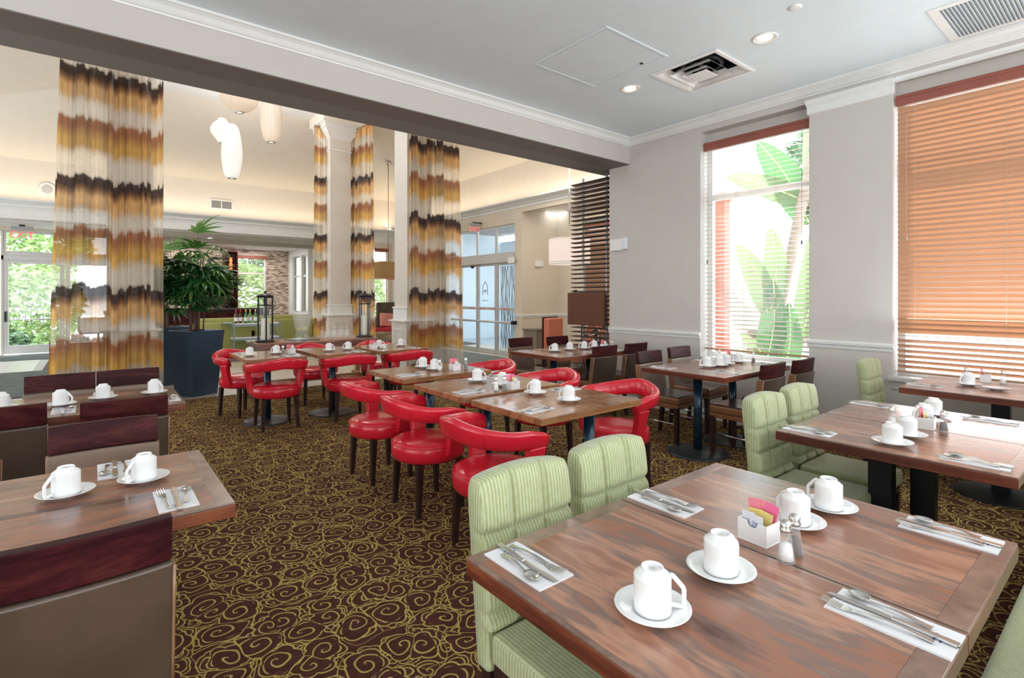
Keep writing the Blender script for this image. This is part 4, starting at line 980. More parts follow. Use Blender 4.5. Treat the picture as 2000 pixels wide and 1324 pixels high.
# second right double table
table('rustic wood double table by the closed blind, its left half', 2.665, 3.268, .32, 1.20, posts=[(.06, .09)], post='square', base='none', group='second double table')
table('rustic wood double table by the closed blind, its right half', 3.272, 3.88, .32, 1.20, posts=[(-.30, -.02)], post='square', base='none', group='second double table')
cup_set(2.869, .765, 'nearest on the second right table', -.2)
cup_set(3.086, .762, 'second in the row on the second right table', .6)
cup_set(3.505, .790, 'behind the pink packets on the second right table', 2.6)
cup_set(3.740, .800, 'farthest in the row on the second right table', 1.0)
setting(2.775, 1.085, PI, 'at the left corner of the second right table')
setting(3.745, 1.105, PI, 'at the far corner of the second right table')
setting(2.776, .46, 0, 'at the near edge of the second right table', reach=.02)
setting(3.755, .56, 0, 'at the right of the second right table', reach=.02)
caddy_set(3.300, .735, .1, 'on the second right table', salt=(3.22, .86), pepper=(3.29, .665), n=8)
# small table by the closed blind
table('rustic wood table at the closed blind by the window wall', 4.645, 5.50, .30, 1.20, posts=[(.0, -.05)], post='square', group=None)
cup_set(5.19, .90, 'under the closed blind', 2.5)
o = put(saucer0, 'empty white saucer next to the sugar caddy under the closed blind', (5.02, .72, TZ), 0, 'white saucers')
setting(4.86, 1.09, PI, 'left corner, table under the closed blind')
caddy_set(5.44, .84, 0.1, 'on the table under the closed blind', salt=(5.40, .735), pepper=(5.40, .95))
# window tables
table('dark rimmed table under the open blind, its left half', 4.03, 4.628, 2.22, 3.05, posts=[(-.02, .0)], group='double table under the open blind')
table('dark rimmed table under the open blind, its window half', 4.632, 5.23, 2.22, 3.05, posts=[(.0, .0)], group='double table under the open blind')
for (x, y), h, w_ in zip(((4.577, 2.70), (4.729, 2.66), (4.90, 2.68), (5.143, 2.683)), (2.4, 1.9, .3, .2), ('leftmost', 'second', 'third', 'nearest the sugar caddy')):
    cup_set(x, y, w_+' on the open blind table', h)
setting(4.16, 2.90, PI, 'left end, table under the open blind')
setting(4.30, 2.37, 0, 'near edge, table under the open blind')
setting(5.10, 2.38, 0, 'behind the chairs under the open blind')
setting(4.95, 2.93, PI, 'window side, table under the open blind')
caddy_set(5.20, 2.80, .1, 'on the table under the open blind', salt=(5.15, 2.90), pepper=(5.18, 2.55))
# table near the louvred screen
table('dark rimmed table beside the louvred screen, its left half', 3.95, 4.558, 4.06, 4.92, posts=[(.0, .0)], group='double table beside the screen')
table('dark rimmed table beside the louvred screen, its right half', 4.562, 5.17, 4.06, 4.92, posts=[(.0, .0)], group='double table beside the screen')
for (x, y), h, w_ in zip(((4.40, 4.62), (4.67, 4.63), (4.90, 4.60), (5.10, 4.61)), (2.6, 1.5, 2.4, 2.5), ('leftmost', 'second', 'third', 'last')):
    cup_set(x, y, w_+' on the table beside the louvred screen', h)
setting(4.08, 4.78, PI, 'left end, table beside the louvred screen')
setting(4.62, 4.20, 0, 'near edge, table beside the louvred screen')
setting(5.05, 4.20, 0, 'right end, table beside the louvred screen')
caddy_set(5.10, 4.44, .1, 'on the table beside the louvred screen', salt=(5.02, 4.36), pepper=(5.12, 4.33))
# three butcher block tables with red chairs
RT = [(1.905, 2.785, 2.105, 2.785, 'nearest'), (1.905, 2.785, 2.865, 3.555, 'middle'), (1.945, 2.825, 3.80, 4.48, 'farthest')]
for x0, x1, y0, y1, w_ in RT: table('butcher block table on a steel post, %s in the red chair row' % w_, x0, x1, y0, y1, 'butcher', posts=[(.22 if w_ == 'nearest' else 0, -.08 if w_ == 'nearest' else 0)], group='butcher block tables')
for (x, y), h, w_ in (((2.403, 2.719), 1.8, 'at the back of the nearest butcher table'), ((2.407, 2.396), 1.9, 'at the front of the nearest butcher table'), ((2.393, 3.409), -.6, 'at the back of the middle butcher block table'),
                 ((2.432, 3.129), -.5, 'before the packets on the middle butcher table'), ((2.442, 4.433-.06), 2.0, 'left on the farthest butcher block table'), ((2.455, 4.179), -.3, 'right on the farthest butcher block table')):
    cup_set(x, y, w_, h)
for x, y, a, w_ in ((2.04, 2.30, -PI/2+.1, 'left on the nearest butcher table'), (2.06, 3.03, -PI/2, 'at the left of the middle butcher table'), (2.64, 2.66, PI/2, 'at the right of the nearest butcher table'), (2.65, 3.45, PI/2, 'at the right of the middle butcher table'), (2.10, 3.98, -PI/2, 'at the left of the farthest butcher table')):
    setting(x, y, a, w_)
caddy_set(2.37, 2.93, .1, 'on the middle butcher block table', salt=(2.22, 2.93), pepper=(2.28, 2.91))
caddy_set(2.56, 4.00, .1, 'on the farthest butcher block table', salt=(2.42, 4.03), pepper=(2.68, 4.00))
# back row of three tables
BT = [(1.25, 1.87, 5.96, 6.82, 'left'), (1.985, 2.61, 5.92, 6.80, 'middle'), (2.69, 3.36, 5.88, 6.76, 'right')]
for x0, x1, y0, y1, w_ in BT: table('butcher block table, %s of the back row before the console' % w_, x0, x1, y0, y1, 'butcher', group='back row tables')
for (x, y), h, w_ in (((1.389, 6.46), 1.2, 'left on the left back table'), ((1.685, 6.50), 2.3, 'right on the left back table'), ((2.268, 6.40), -.6, 'left on the middle back table'), ((2.52, 6.42), 2.4, 'right on the middle back table'), ((2.941, 6.43), -.5, 'left on the right back table'), ((3.26, 6.45), -.5, 'right on the right back table')):
    cup_set(x, y, w_, h)
for x, y, a, w_ in ((1.35, 6.68, PI, 'at the back of the left back table'), (1.72, 6.10, 0, 'at the front of the left back table'), (2.08, 6.66, PI, 'at the back of the middle back table'), (2.50, 6.06, 0, 'at the front of the middle back table'), (3.22, 6.02, 0, 'at the front of the right back table')):
    setting(x, y, a, w_)
caddy_set(1.80, 6.33, .1, 'on the left back table', salt=(1.79, 6.22), pepper=(1.70, 6.28))
caddy_set(2.78, 6.25, .1, 'on the right back table', salt=(2.86, 6.20))
# left tables
table('rustic wood table at the left nearest the camera, one chipped corner', -.60, .365, 1.885, 2.64, grain='x', posts=[(0, 0)], post='square', group=None)
table('rustic wood table farther left beside the palm planter', -.50, .462, 3.85, 4.62, grain='x', posts=[(0, 0)], post='square', group='far left tables')
table('rustic wood table at the picture left edge behind the leather chairs', -1.47, -.505, 3.85, 4.62, grain='x', posts=[(0, 0)], post='square', group='far left tables')
cup_set(-.070, 2.345, 'left of two on the near left table', -2.5)
cup_set(.149, 2.354, 'right of two on the near left table', -2.5)
cup_set(-.152, 4.268, 'with its handle right on the far left table', -.6)
cup_set(.056, 4.372, 'in the middle of the far left table', 1.4)
cup_set(.338, 4.392, 'at the planter end of the far left table', -.9)
cup_set(-.43, 4.38, 'cut by the picture edge on the far left table', 1.0)
setting(.215, 2.045, .0, 'at the right end of the near left table')
setting(.07, 2.53, PI, 'behind the cups on the near left table')
setting(-.13, 4.02, 0, 'at the near edge of the far left table')
setting(.06, 4.50, PI, 'behind the cups on the far left table')
setting(.39, 4.05, 0, 'at the right end of the far left table')

# ---------------------------------------------------------------- chairs
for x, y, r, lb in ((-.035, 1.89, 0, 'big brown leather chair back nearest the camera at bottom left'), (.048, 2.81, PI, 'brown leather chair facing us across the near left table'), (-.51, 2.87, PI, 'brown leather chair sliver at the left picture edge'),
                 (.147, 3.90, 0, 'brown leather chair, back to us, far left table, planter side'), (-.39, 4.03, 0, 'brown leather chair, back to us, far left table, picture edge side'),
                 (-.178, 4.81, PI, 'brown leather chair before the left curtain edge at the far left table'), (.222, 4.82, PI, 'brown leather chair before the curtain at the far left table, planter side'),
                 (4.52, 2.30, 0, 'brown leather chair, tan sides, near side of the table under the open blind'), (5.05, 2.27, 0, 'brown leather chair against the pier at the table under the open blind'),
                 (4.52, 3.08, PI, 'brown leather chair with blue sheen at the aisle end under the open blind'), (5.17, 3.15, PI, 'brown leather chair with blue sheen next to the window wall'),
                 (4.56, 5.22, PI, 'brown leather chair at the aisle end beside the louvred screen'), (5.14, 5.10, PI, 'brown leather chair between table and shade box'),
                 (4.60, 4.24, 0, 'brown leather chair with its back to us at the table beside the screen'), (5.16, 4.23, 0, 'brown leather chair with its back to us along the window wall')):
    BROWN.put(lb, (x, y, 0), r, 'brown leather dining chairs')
for x, y, r, lb in ((1.80, 2.38, -PI/2, 'red leather barrel chair nearest the camera on the aisle side'), (1.80, 3.15, -PI/2-.03, 'red leather barrel chair second on the aisle side'), (1.80, 3.90, -PI/2+.05, 'red leather barrel chair third on the aisle side'),
                 (3.08, 2.57, PI/2, 'red leather barrel chair at the right of the nearest butcher block table'), (3.08, 3.38, PI/2, 'red leather barrel chair at the right of the middle butcher block table'), (3.08, 4.26, PI/2, 'red leather barrel chair at the right of the farthest butcher block table'),
                 (1.57, 6.05, .0, 'red leather barrel chair with its back to us at the left back table'), (2.34, 5.95, -.12, 'red leather barrel chair with its back to us at the middle back table'), (3.11, 5.95, -.12, 'red leather barrel chair with its back to us at the right back table'),
                 (1.42, 6.98, PI+.5, 'red leather barrel chair behind the left end of the back row'), (2.33, 7.12, PI, 'red leather barrel chair behind the middle back table'), (3.22, 7.05, PI, 'red leather barrel chair behind the right back table')):
    RED.put(lb, (x, y, 0), r, 'red leather barrel chairs')
for x, y, r, lb in ((1.075, 1.05, PI, 'green quilted chair at the left of the front table'), (1.51, 1.06, PI, 'green quilted chair second at the front table'), (2.90, 1.13, PI, 'green quilted chair at the left of the second right table'),
                 (3.36, 1.14, PI, 'green quilted chair beside the brown chairs at the second right table'), (5.20, 1.32, PI, 'green quilted chair alone against the pier')):
    GREEN.put(lb, (x, y, 0), r, 'green quilted dining chairs')
t = thing('banquette', 'long pale green banquette bench at the lower right picture corner', 'bench', (0, 0, 0))
part(MB().box(1.35, 5.5, -.30, .285, .34, .47), 'seat_cushion', green_f, t, bevel=.03, seg=3)
part(MB().box(1.37, 5.48, -.28, .24, .02, .34), 'plinth', leg_wood, t)
part(MB().box(1.35, 5.5, -.44, -.30, .34, .95), 'backrest', green_f, t, bevel=.03, seg=3)

# ---------------------------------------------------------------- console with lanterns, dispenser, glasses
CZ = .77
t = thing('console_table', 'long wooden console table behind the back row carrying the lanterns', 'table', (2.62, 8.08, 0))
part(MB().box(-.86, .90, -.36, .36, CZ-.035, CZ), 'tabletop', table_wood_x, t, bevel=.003)
part(MB().box(-.82, .86, -.33, .33, CZ-.135, CZ-.035), 'apron', wood('console_wood', [(.18, .09, .07), (.28, .15, .115), (.36, .21, .16)], .35, (1, 9, 9)), t)
for x in (-.78, .82):
    for y in (-.29, .29): part(MB().box(x-.035, x+.035, y-.035, y+.035, 0, CZ-.135), 'leg', mat('pine_leg', (.42, .24, .11), .5, var=.15), t, bevel=.003)
part(MB().box(-.7, .74, -.03, .03, .14, .20).box(-.75, -.68, -.29, .29, .14, .20).box(.72, .79, -.29, .29, .14, .20), 'stretcher', MATS['pine_leg'], t)
def lantern(label, x, y, h, ang, round_=False):
    t = thing('candle_lantern', label, 'lantern', (x, y, CZ), ang, 'metal candle lanterns'); r = .093
    part(MB().lathe([(.001, 0), (.135, 0), (.135, .012), (.12, .022), (.10, .03), (.001, .03)], 28 if round_ else 28), 'base', black_m, t)
    for a in (45, 135, 225, 315):
        c, s = r*math.cos(math.radians(a)), r*math.sin(math.radians(a))
        part(MB().box(c-.008, c+.008, s-.008, s+.008, .028, h-.075), 'upright', black_m, t)
    for z in (h-.20, h-.085): part(MB().tube([(r*math.cos(2*PI*i/24)*1.03, r*math.sin(2*PI*i/24)*1.03, z) for i in range(24)], .007, 6, closed=True), 'hoop', black_m, t)
    part(MB().lathe([(r*.86, .03), (r*.86, h-.20)], 28, cap=False), 'glass_chimney', tglass, t)
    part(MB().lathe([(.115, h-.08), (.12, h-.07), (.10, h-.055), (.05, h-.035), (.018, h-.03), (.012, h-.02), (.02, h-.012), (.02, h-.002), (.012, h+.004), (.001, h+.005)], 24), 'lid', black_m, t)
    part(MB().tube([(.10+.09*math.sin(PI*i/12)*(.75), 0, h-.09-.17*(i/12)) if i <= 12 else (0, 0, 0) for i in range(13)]+[(.10, 0, h-.26), (.04, 0, h-.20), (-.02, 0, h-.13), (-.09, 0, h-.09)], .0045, 6), 'handle', black_m, t)
    part(MB().lathe([(.001, .03), (.056, .03), (.057, .05), (.057, .03+h*.42), (.053, .035+h*.42), (.001, .03+h*.42)], 24), 'candle', wax, t)
lantern('tall black metal lantern with pillar candle at the left of the console', 1.93, 8.02, .725, -.9)
lantern('black metal lantern with looped handle at the right of the console', 3.42, 8.02, .73, -.6, True)
t = thing('drink_dispenser', 'clear glass water dispenser with lemon slices on a black mat', 'drink dispenser', (2.45, 8.05, CZ+.006))
part(MB().lathe([(.125, 0), (.125, .01), (.10, .05), (.085, .12), (.10, .17), (.125, .30), (.13, .37), (.122, .40), (.10, .415)], 32, cap=False), 'glass_vessel', wine_m, t)
part(MB().lathe([(.001, .125), (.083, .125), (.097, .17), (.120, .29), (.124, .345), (.001, .345)], 28), 'water', MATS['wine_glass_crystal'], t)
part(MB().lathe([(.001, .413), (.11, .413), (.112, .425), (.09, .435), (.02, .440), (.001, .441)], 28), 'lid', tglass, t)
for i in range(6):
    a = i*1.1; part(MB().lathe([(.001, -.003), (.026, -.003), (.028, 0), (.026, .003), (.001, .003)], 12, T(.05*math.cos(a), .05*math.sin(a), .145+.006*i) @ RX(.5*math.sin(i*3))), 'lemon_slice', mat('lemon', (.85, .78, .18), .5), t)
part(MB().tube([(0, -.10, .06), (0, -.15, .06), (0, -.155, .045)], .012, 8), 'tap', chrome, t)
o = MB().box(-.20, .20, -.17, .17, 0, .005).obj('serving_mat', black_m); o.location = (2.45, 8.05, CZ); o.rotation_euler = (0, 0, .1); setp(o, 'black mat beneath the glass water dispenser', 'mat')
o = MB().box(-.25, .25, -.17, .17, 0, .012).box(-.25, .25, -.17, -.155, .012, .03).box(-.25, .25, .155, .17, .012, .03).box(-.25, -.235, -.155, .155, .012, .03).box(.235, .25, -.155, .155, .012, .03).obj('serving_tray', mat('tray_wood', (.62, .48, .40), .4)); o.location = (2.97, 8.10, CZ); setp(o, 'pale tray holding the upturned wine glasses', 'tray')
g0 = None; k = 0
for i in range(4):
    for j in range(3):
        k += 1; loc = (2.80+i*.105+(.05 if j % 2 else 0), 8.01+j*.09, CZ+.0125)
        if g0 is None:
            g0 = MB().lathe([(.031, 0), (.036, .025), (.040, .055), (.036, .085), (.018, .112), (.004, .122), (.0035, .150), (.006, .154), (.030, .158), (.031, .160), (.001, .160)], 16, cap=False).obj('wine_glass', wine_m); o = g0
        else: o = g0.copy(); COL.objects.link(o)
        o.location = loc; setp(o, 'upturned wine glass in the %s row, %s on the pale tray' % (('front', 'middle', 'back')[j], ('far left', 'left of centre', 'right of centre', 'far right')[i]), 'glass', 'upturned wine glasses on the tray')
t = thing('centrepiece_leaves', 'orange dried leaf garland around the left lantern foot', 'decoration', (1.93, 8.02, CZ))
rnd = random.Random(4)
lf = MB().add([(0, 0, 0), (.03, .012, .012), (.06, 0, .004), (.03, -.012, .008)], [(0, 3, 2, 1)])
l0 = None
for i in range(18):
    a = rnd.uniform(0, 2*PI)
    if l0 is None: l0 = part(MB().add([(0, 0, 0), (.03, .015, .014), (.065, 0, .003), (.03, -.015, .008), (.03, 0, .001)], [(0, 1, 2), (0, 2, 3), (0, 4, 2), (0, 1, 4), (1, 2, 4)]), 'leaf', mat('dry_leaf', (.55, .17, .05), .7), t); o = l0
    else: o = l0.copy(); COL.objects.link(o); o.parent = t
    o.location = (.15*math.cos(a), .15*math.sin(a), .004); o.rotation_euler = (0, 0, a+rnd.uniform(-1, 1))

# ---------------------------------------------------------------- planters and palms
def planter(label, x, y, rz, h=.93, a=.19, b=.255):
    t = thing('tapered_planter', label, 'planter', (x, y, 0), rz, 'tapered square planters')
    q = MB().taper(0, 0, 0, a, h, b); q.f = [f for i, f in enumerate(q.f) if i != 1]; q.sm = q.sm[:len(q.f)]
    q.add([(-b+.03, -b+.03, h), (b-.03, -b+.03, h), (b-.03, b-.03, h), (-b+.03, b-.03, h), (-b, -b, h), (b, -b, h), (b, b, h), (-b, b, h), (-b+.04, -b+.04, h-.08), (b-.04, -b+.04, h-.08), (b-.04, b-.04, h-.08), (-b+.04, b-.04, h-.08)],
          [(4, 5, 1, 0), (5, 6, 2, 1), (6, 7, 3, 2), (7, 4, 0, 3), (0, 1, 9, 8), (1, 2, 10, 9), (2, 3, 11, 10), (3, 0, 8, 11)])
    part(q, 'pot', planter_m, t)
    part(MB().box(-b+.04, b-.04, -b+.04, b-.04, h-.09, h-.05), 'soil', soil_m, t)
planter('tall tapered blue-grey planter holding the big lady palm', 1.18, 8.78, math.radians(29))
planter('darker second planter half hidden behind the big one', .98, 10.1, math.radians(10))
def frond_mesh(seed, nl, L):
    rnd = random.Random(seed); q = MB()
    for i in range(nl):
        a = math.radians(-78+156*i/(nl-1))+rnd.uniform(-.08, .08); l = L*(1-.28*abs(2*i/(nl-1)-1))*rnd.uniform(.88, 1.08); w = rnd.uniform(.018, .027)
        n = 6; vs = []; droop = rnd.uniform(.25, .75)
        for j in range(n+1):
            f = j/n; r = l*f; z = .05*f-droop*l*f*f*.75; ww = w*math.sin(PI*min(1, .12+f*.88)**.8)*(1 if f < 1 else 0)
            cx, cy = r*math.sin(a), r*math.cos(a); nx, ny = math.cos(a), -math.sin(a)
            vs += [(cx-nx*ww, cy-ny*ww, z+ww*.35), (cx, cy, z), (cx+nx*ww, cy+ny*ww, z+ww*.35)]
        fs = [(j*3+k, j*3+k+1, j*3+k+4, j*3+k+3) for j in range(n) for k in range(2)]
        q.add(vs, fs, True)
    return q
def palm(label, x, y, z, seed, nst, H, nfr, group=None):
    rnd = random.Random(seed); t = thing('lady_palm', label, 'plant', (x, y, z), 0, group)
    protos = [part(frond_mesh(seed*10+k, 8+k % 3, .36), 'frond', green_leaf if k % 3 else green_leaf2, t) for k in range(6)]
    cnt = 0
    for s in range(nst):
        a = rnd.uniform(0, 2*PI); r0 = rnd.uniform(.02, .12); lean = rnd.uniform(.04, .24)
        bx, by = r0*math.cos(a), r0*math.sin(a); h = H*rnd.uniform(.55, 1.0); pts = []
        for j in range(7):
            f = j/6; pts.append((bx+lean*math.cos(a)*f*f*h, by+lean*math.sin(a)*f*f*h, h*f))
        part(MB().tube(pts, [.011-.004*j/6 for j in range(7)], 6), 'stem', stem_m, t)
        tip = Vector(pts[-1])
        for k in range(nfr):
            f = 1-.42*(k/nfr); j = int(f*6); p = Vector(pts[j]); b = rnd.uniform(0, 2*PI); el = rnd.uniform(-.25, .75)+(.6 if k == 0 else 0)
            pl = rnd.uniform(.12, .34); e = p+Vector((math.cos(b)*math.cos(el), math.sin(b)*math.cos(el), math.sin(el)))*pl
            part(MB().tube([p, (p+e)/2+Vector((0, 0, .02)), e], .0035, 4), 'petiole', green_leaf2, t)
            pr = protos[cnt % 6]
            if cnt < 6: o = pr
            else: o = pr.copy(); COL.objects.link(o); o.parent = t
            o.location = e; sc = rnd.uniform(.8, 1.15); o.scale = (sc, sc, sc); o.rotation_euler = (rnd.uniform(-.5, .6), rnd.uniform(-.4, .4), b-PI/2+rnd.uniform(-.3, .3)); cnt += 1
    # one tall upright frond
    p = Vector((.02, 0, H+.22)); part(MB().tube([(0, 0, H*.75), (.01, 0, H), p], .004, 5), 'petiole', green_leaf2, t)
    o = protos[0].copy(); COL.objects.link(o); o.parent = t; o.location = p; o.rotation_euler = (1.1, .1, -.9); o.scale = (1.2,)*3
palm('big glossy lady palm in the blue-grey planter beside the left curtain', 1.18, 8.78, .86, 3, 12, 1.27, 12, 'lady palms')
palm('second lady palm mostly hidden behind the first and the curtain', .98, 10.1, .86, 5, 7, 1.1, 6, 'lady palms')

# ---------------------------------------------------------------- hanging lanterns and lamps
def paper_lamp(label, x, y, prof, zb, mt, zc=5.68, ribs=24):
    t = thing('pendant_lamp', label, 'pendant lamp', (x, y, zb), 0, 'white ribbed paper pendants')
    n = ribs*4; vs = []; k = n
    for r, z in prof:
        for i in range(n):
            a = 2*PI*i/n; rr = r*(1-.05*(1-abs(math.cos(a*ribs/2)))) if r > .02 else r
            vs.append((rr*math.cos(a), rr*math.sin(a), z))
    fs = [(j*k+i, j*k+(i+1) % k, (j+1)*k+(i+1) % k, (j+1)*k+i) for j in range(len(prof)-1) for i in range(n)]
    part(MB().add(vs, fs, True), 'shade', mt, t)
    r0 = prof[0][0]; top = prof[-1][1]
    part(MB().lathe([(r0*.6, -.004), (r0*1.05, -.004), (r0*1.08, .008), (r0*.98, .008), (r0*.6, .004)], 20, cap=False), 'bottom_ring', steel, t)
    part(MB().lathe([(.001, .012), (r0*.7, .012)], 16, cap=False), 'lamp', bulb, t)
    part(MB().tube([(0, 0, top), (0, 0, zc-zb)], .006, 6), 'cord', white_p, t)
    part(MB().lathe([(.001, zc-zb-.03), (.05, zc-zb-.03), (.06, zc-zb)], 16), 'canopy', white_p, t)
def cigar(h, r): return [(r*(.34+.66*math.sin(PI*(.12+.80*f))**.85) if 0 < f < 1 else r*.42, h*f) for f in [i/14 for i in range(15)]]
paper_lamp('long bright white ribbed paper pendant hanging lowest', 1.88, 10.05, cigar(.93, .165), 3.46, shade_white)
paper_lamp('long cream ribbed paper pendant hanging at the right', 2.41, 9.62, cigar(.90, .175), 4.08, shade_warm)
paper_lamp('small tapered white paper pendant at the left of the group', 1.75, 10.15, [(.05, 0), (.09, .05), (.18, .18), (.185, .24), (.14, .33), (.08, .38), (.06, .42), (.04, .43)], 4.07, shade_white)
paper_lamp('round cream ribbed paper pendant cut off by the beam', 1.98, 9.97, [(.08, 0), (.16, .03), (.25, .10), (.29, .18), (.30, .26), (.29, .34), (.25, .42), (.16, .49), (.08, .52)], 4.60, shade_warm)
t = thing('pendant_lamp', 'square tan fabric pendant lamp on a long rod between the columns', 'pendant lamp', (6.35, 13.3, 1.88))
part(MB().box(-.42, .42, -.42, .42, .03, .46), 'shade', shade_tan, t, bevel=.004); part(MB().box(-.41, .41, -.41, .41, 0, .03), 'lower_band', orange_l, t)
part(MB().tube([(0, 0, .46), (0, 0, 3.22)], .013, 8), 'rod', steel, t); part(MB().lathe([(.001, 3.17), (.07, 3.17), (.08, 3.23), (.001, 3.24)], 16), 'canopy', steel, t)
t = thing('pendant_lamp', 'large pale pink drum pendant lamp beside the louvred screen', 'pendant lamp', (7.2, 7.15, 2.03))
part(MB().lathe([(.40, .0), (.40, .50)], 40, cap=False), 'shade', shade_pink, t)
for z in (.012, .495, .055): part(MB().tube([(.402*math.cos(2*PI*i/40), .402*math.sin(2*PI*i/40), z) for i in range(40)], .006, 6, closed=True), 'rim', white_p, t)
part(MB().lathe([(.001, .03), (.37, .03), (.38, .045)], 32, cap=False), 'diffuser', shade_white, t); part(MB().tube([(0, 0, .05), (0, 0, 2.735)], .01, 6), 'rod', steel, t)

# ---------------------------------------------------------------- sliding entrance doors
def door_glazed(nm, label, axis, fixed, spans, z0, z1, mid=(), fw=.05, parent_label=None):
    o = bpy.data.objects.new(nm, None); COL.objects.link(o); o['kind'] = 'structure'; o['label'] = label
    for a, b in spans:
        q = MB()
        def bx(p0, p1, q0, q1, d=.025):
            return (fixed-d, fixed+d, p0, p1, q0, q1) if axis == 'y' else (p0, p1, fixed-d, fixed+d, q0, q1)
        q.box(*bx(a, a+fw, z0, z1)); q.box(*bx(b-fw, b, z0, z1)); q.box(*bx(a+fw, b-fw, z0, z0+fw*2.2)); q.box(*bx(a+fw, b-fw, z1-fw, z1))
        for m in mid: q.box(*bx(a+fw, b-fw, m-.035, m+.035))
        part(q, 'door_leaf', MATS['door_alu'], o, bevel=.003, seg=1)
        zs = [z0+fw*2.2]+[k for m in mid for k in (m-.035, m+.035)]+[z1-fw]
        for i in range(0, len(zs), 2): part(MB().box(*bx(a+fw, b-fw, zs[i], zs[i+1], .004)), 'pane', wglass, o)
    return o
mat('door_alu', (.62, .62, .61), .4, .3)
d1 = door_glazed('door_1', 'glazed sliding entrance doors in grey frames', 'y', XE+.06, [(9.39, 10.14), (10.16, 10.93), (10.95, 11.72), (11.74, 12.5)], 0, 2.22, (1.11,))
for y in (10.30, 10.75, 9.75, 11.2): part(MB().box(XE+.025, XE+.032, y-.14, y+.14, 1.098, 1.122), 'red_decal', mat('red_decal', (.72, .25, .25), .5), d1)
for y in (10.86, 11.02): part(MB().box(XE+.025, XE+.032, y-.06, y+.06, 2.185, 2.21), 'red_decal', MATS['red_decal'], d1)
tr = door_glazed('window_3', 'transom panes above the sliding doors', 'y', XE+.06, [(9.39, 10.16), (10.16, 10.95), (10.95, 11.73), (11.73, 12.5)], 2.40, 3.10, (), .03)
struct(MB().box(XE-.06, XE+.08, 9.38, 12.51, 2.22, 2.40), 'trim_13', MATS['door_alu'], 'grey operator header of the sliding doors', bevel=.004)
o = MB().lathe([(.001, -.07), (.035, -.06), (.045, -.03), (.045, 0)], 14).obj('motion_sensor', black_m); o.location = (XE-.09, 10.98, 2.19); setp(o, 'small black dome motion sensor under the door header', 'sensor')
o = MB().box(-.03, .03, -.09, .09, -.09, .05).obj('door_control_box', white_p, bevel=.006); o.location = (XE-.09, 9.40, 2.27); setp(o, 'small white control box at the end of the door header', 'control box')
t = thing('guard_rail', 'grey tubular guard rail across the sliding doors', 'rail', (XE-.14, 10.6, .80))
part(MB().tube([(0, -1.27, 0), (0, 1.3, 0)], .028, 12), 'bar', MATS['door_alu'], t); part(MB().box(-.02, .14, -1.30, -1.27, -.04, .045), 'end_bracket', black_m, t, bevel=.004)
t = thing('glass_emblem', 'small dark house-shaped emblem etched on the sliding door glass', 'emblem', (XE+.05, 10.62, 1.45))
part(MB().tube([(0, -.10, 0), (0, -.10, .22), (0, 0, .34), (0, .10, .22), (0, .10, 0)], .008, 5).tube([(0, -.06, .10), (0, .06, .10)], .010, 5).tube([(0, -.03, .13), (0, .03, .06)], .008, 5), 'outline', ink_d, t)
text_part('Garden Inn', 'lettering', ink_d, .06, t, (-.003, 0, -.14), (PI/2, 0, -PI/2))
t = thing('etched_branches', 'dark bare branch film on the side pane of the sliding doors', 'window film', (XE+.12, 9.76, .1))
rnd = random.Random(11)
for i in range(13):
    y = -.30+i*.05; pts = [(0, y+rnd.uniform(-.03, .03), z*.205) for z in range(11)]
    part(MB().tube(pts, [rnd.uniform(.004, .013) for _ in pts], 4), 'branch', mat('film_grey', (.16, .17, .19) , .6), t)
def exit_sign(label, loc, rz, s=1.0):
    t = thing('exit_sign', label, 'exit sign', loc, rz, 'red EXIT signs')
    part(MB().box(-.19*s, .19*s, -.03, .03, .21*s, .30*s), 'housing', mat('sign_grey', (.45, .45, .46), .5), t, bevel=.004)
    part(MB().box(-.05*s, .05*s if rz or s > 1 else .23, -.03, .03, .30*s, .335*s), 'canopy', black_m, t)
    part(MB().box(-.17*s, .17*s, -.006, .006, 0, .21*s), 'acrylic_panel', tglass, t)
    text_part('EXIT', 'lettering', mat('exit_red', (.85, .12, .14), .5, emit=((.9, .10, .12), .6)), .20*s, t, (0, -.012, .105*s), (PI/2, 0, 0), .002)
exit_sign('red EXIT sign hanging above the sliding doors', (7.44, 10.72, 3.0), 0, .8)
part(MB().box(7.40, XE, 10.88, 10.92, 3.21, 3.25), 'wall_arm', black_m, None) if False else None
exit_sign('red EXIT sign hanging before the far left glass door', (-1.27, 16.6, 2.735), 0, 1.03)
emerg('white box emergency light on the beige niche wall', (8.15, 9.13, 2.18), 0, 1.3)
struct(MB().prism([(9.13-d, z) for d, z in rail_prof()], 'x', XE, 8.77), 'trim_14', trim_m, 'chair rail on the niche side wall')
struct(MB().prism([(XE-d, z) for d, z in rail_prof()], 'y', 9.15, 9.36), 'trim_15', trim_m, 'chair rail stub beside the sliding doors')
struct(MB().prism([(8.77-d, z) for d, z in rail_prof()], 'y', 8.25, 9.13), 'trim_16', trim_m, 'chair rail on the niche back wall')
window('window_4', 6.9, 8.25, .62, 3.15, 8.86, (2.5,), label='niche window behind the louvred screen')
blind('window_blind', 'closed orange blind seen through the louvred screen', 6.92, 8.23, .68, 3.0, 8.80, 44, lambda f: math.radians(58), slat_orange, railm=slat_orange, cords=(.2, .8))
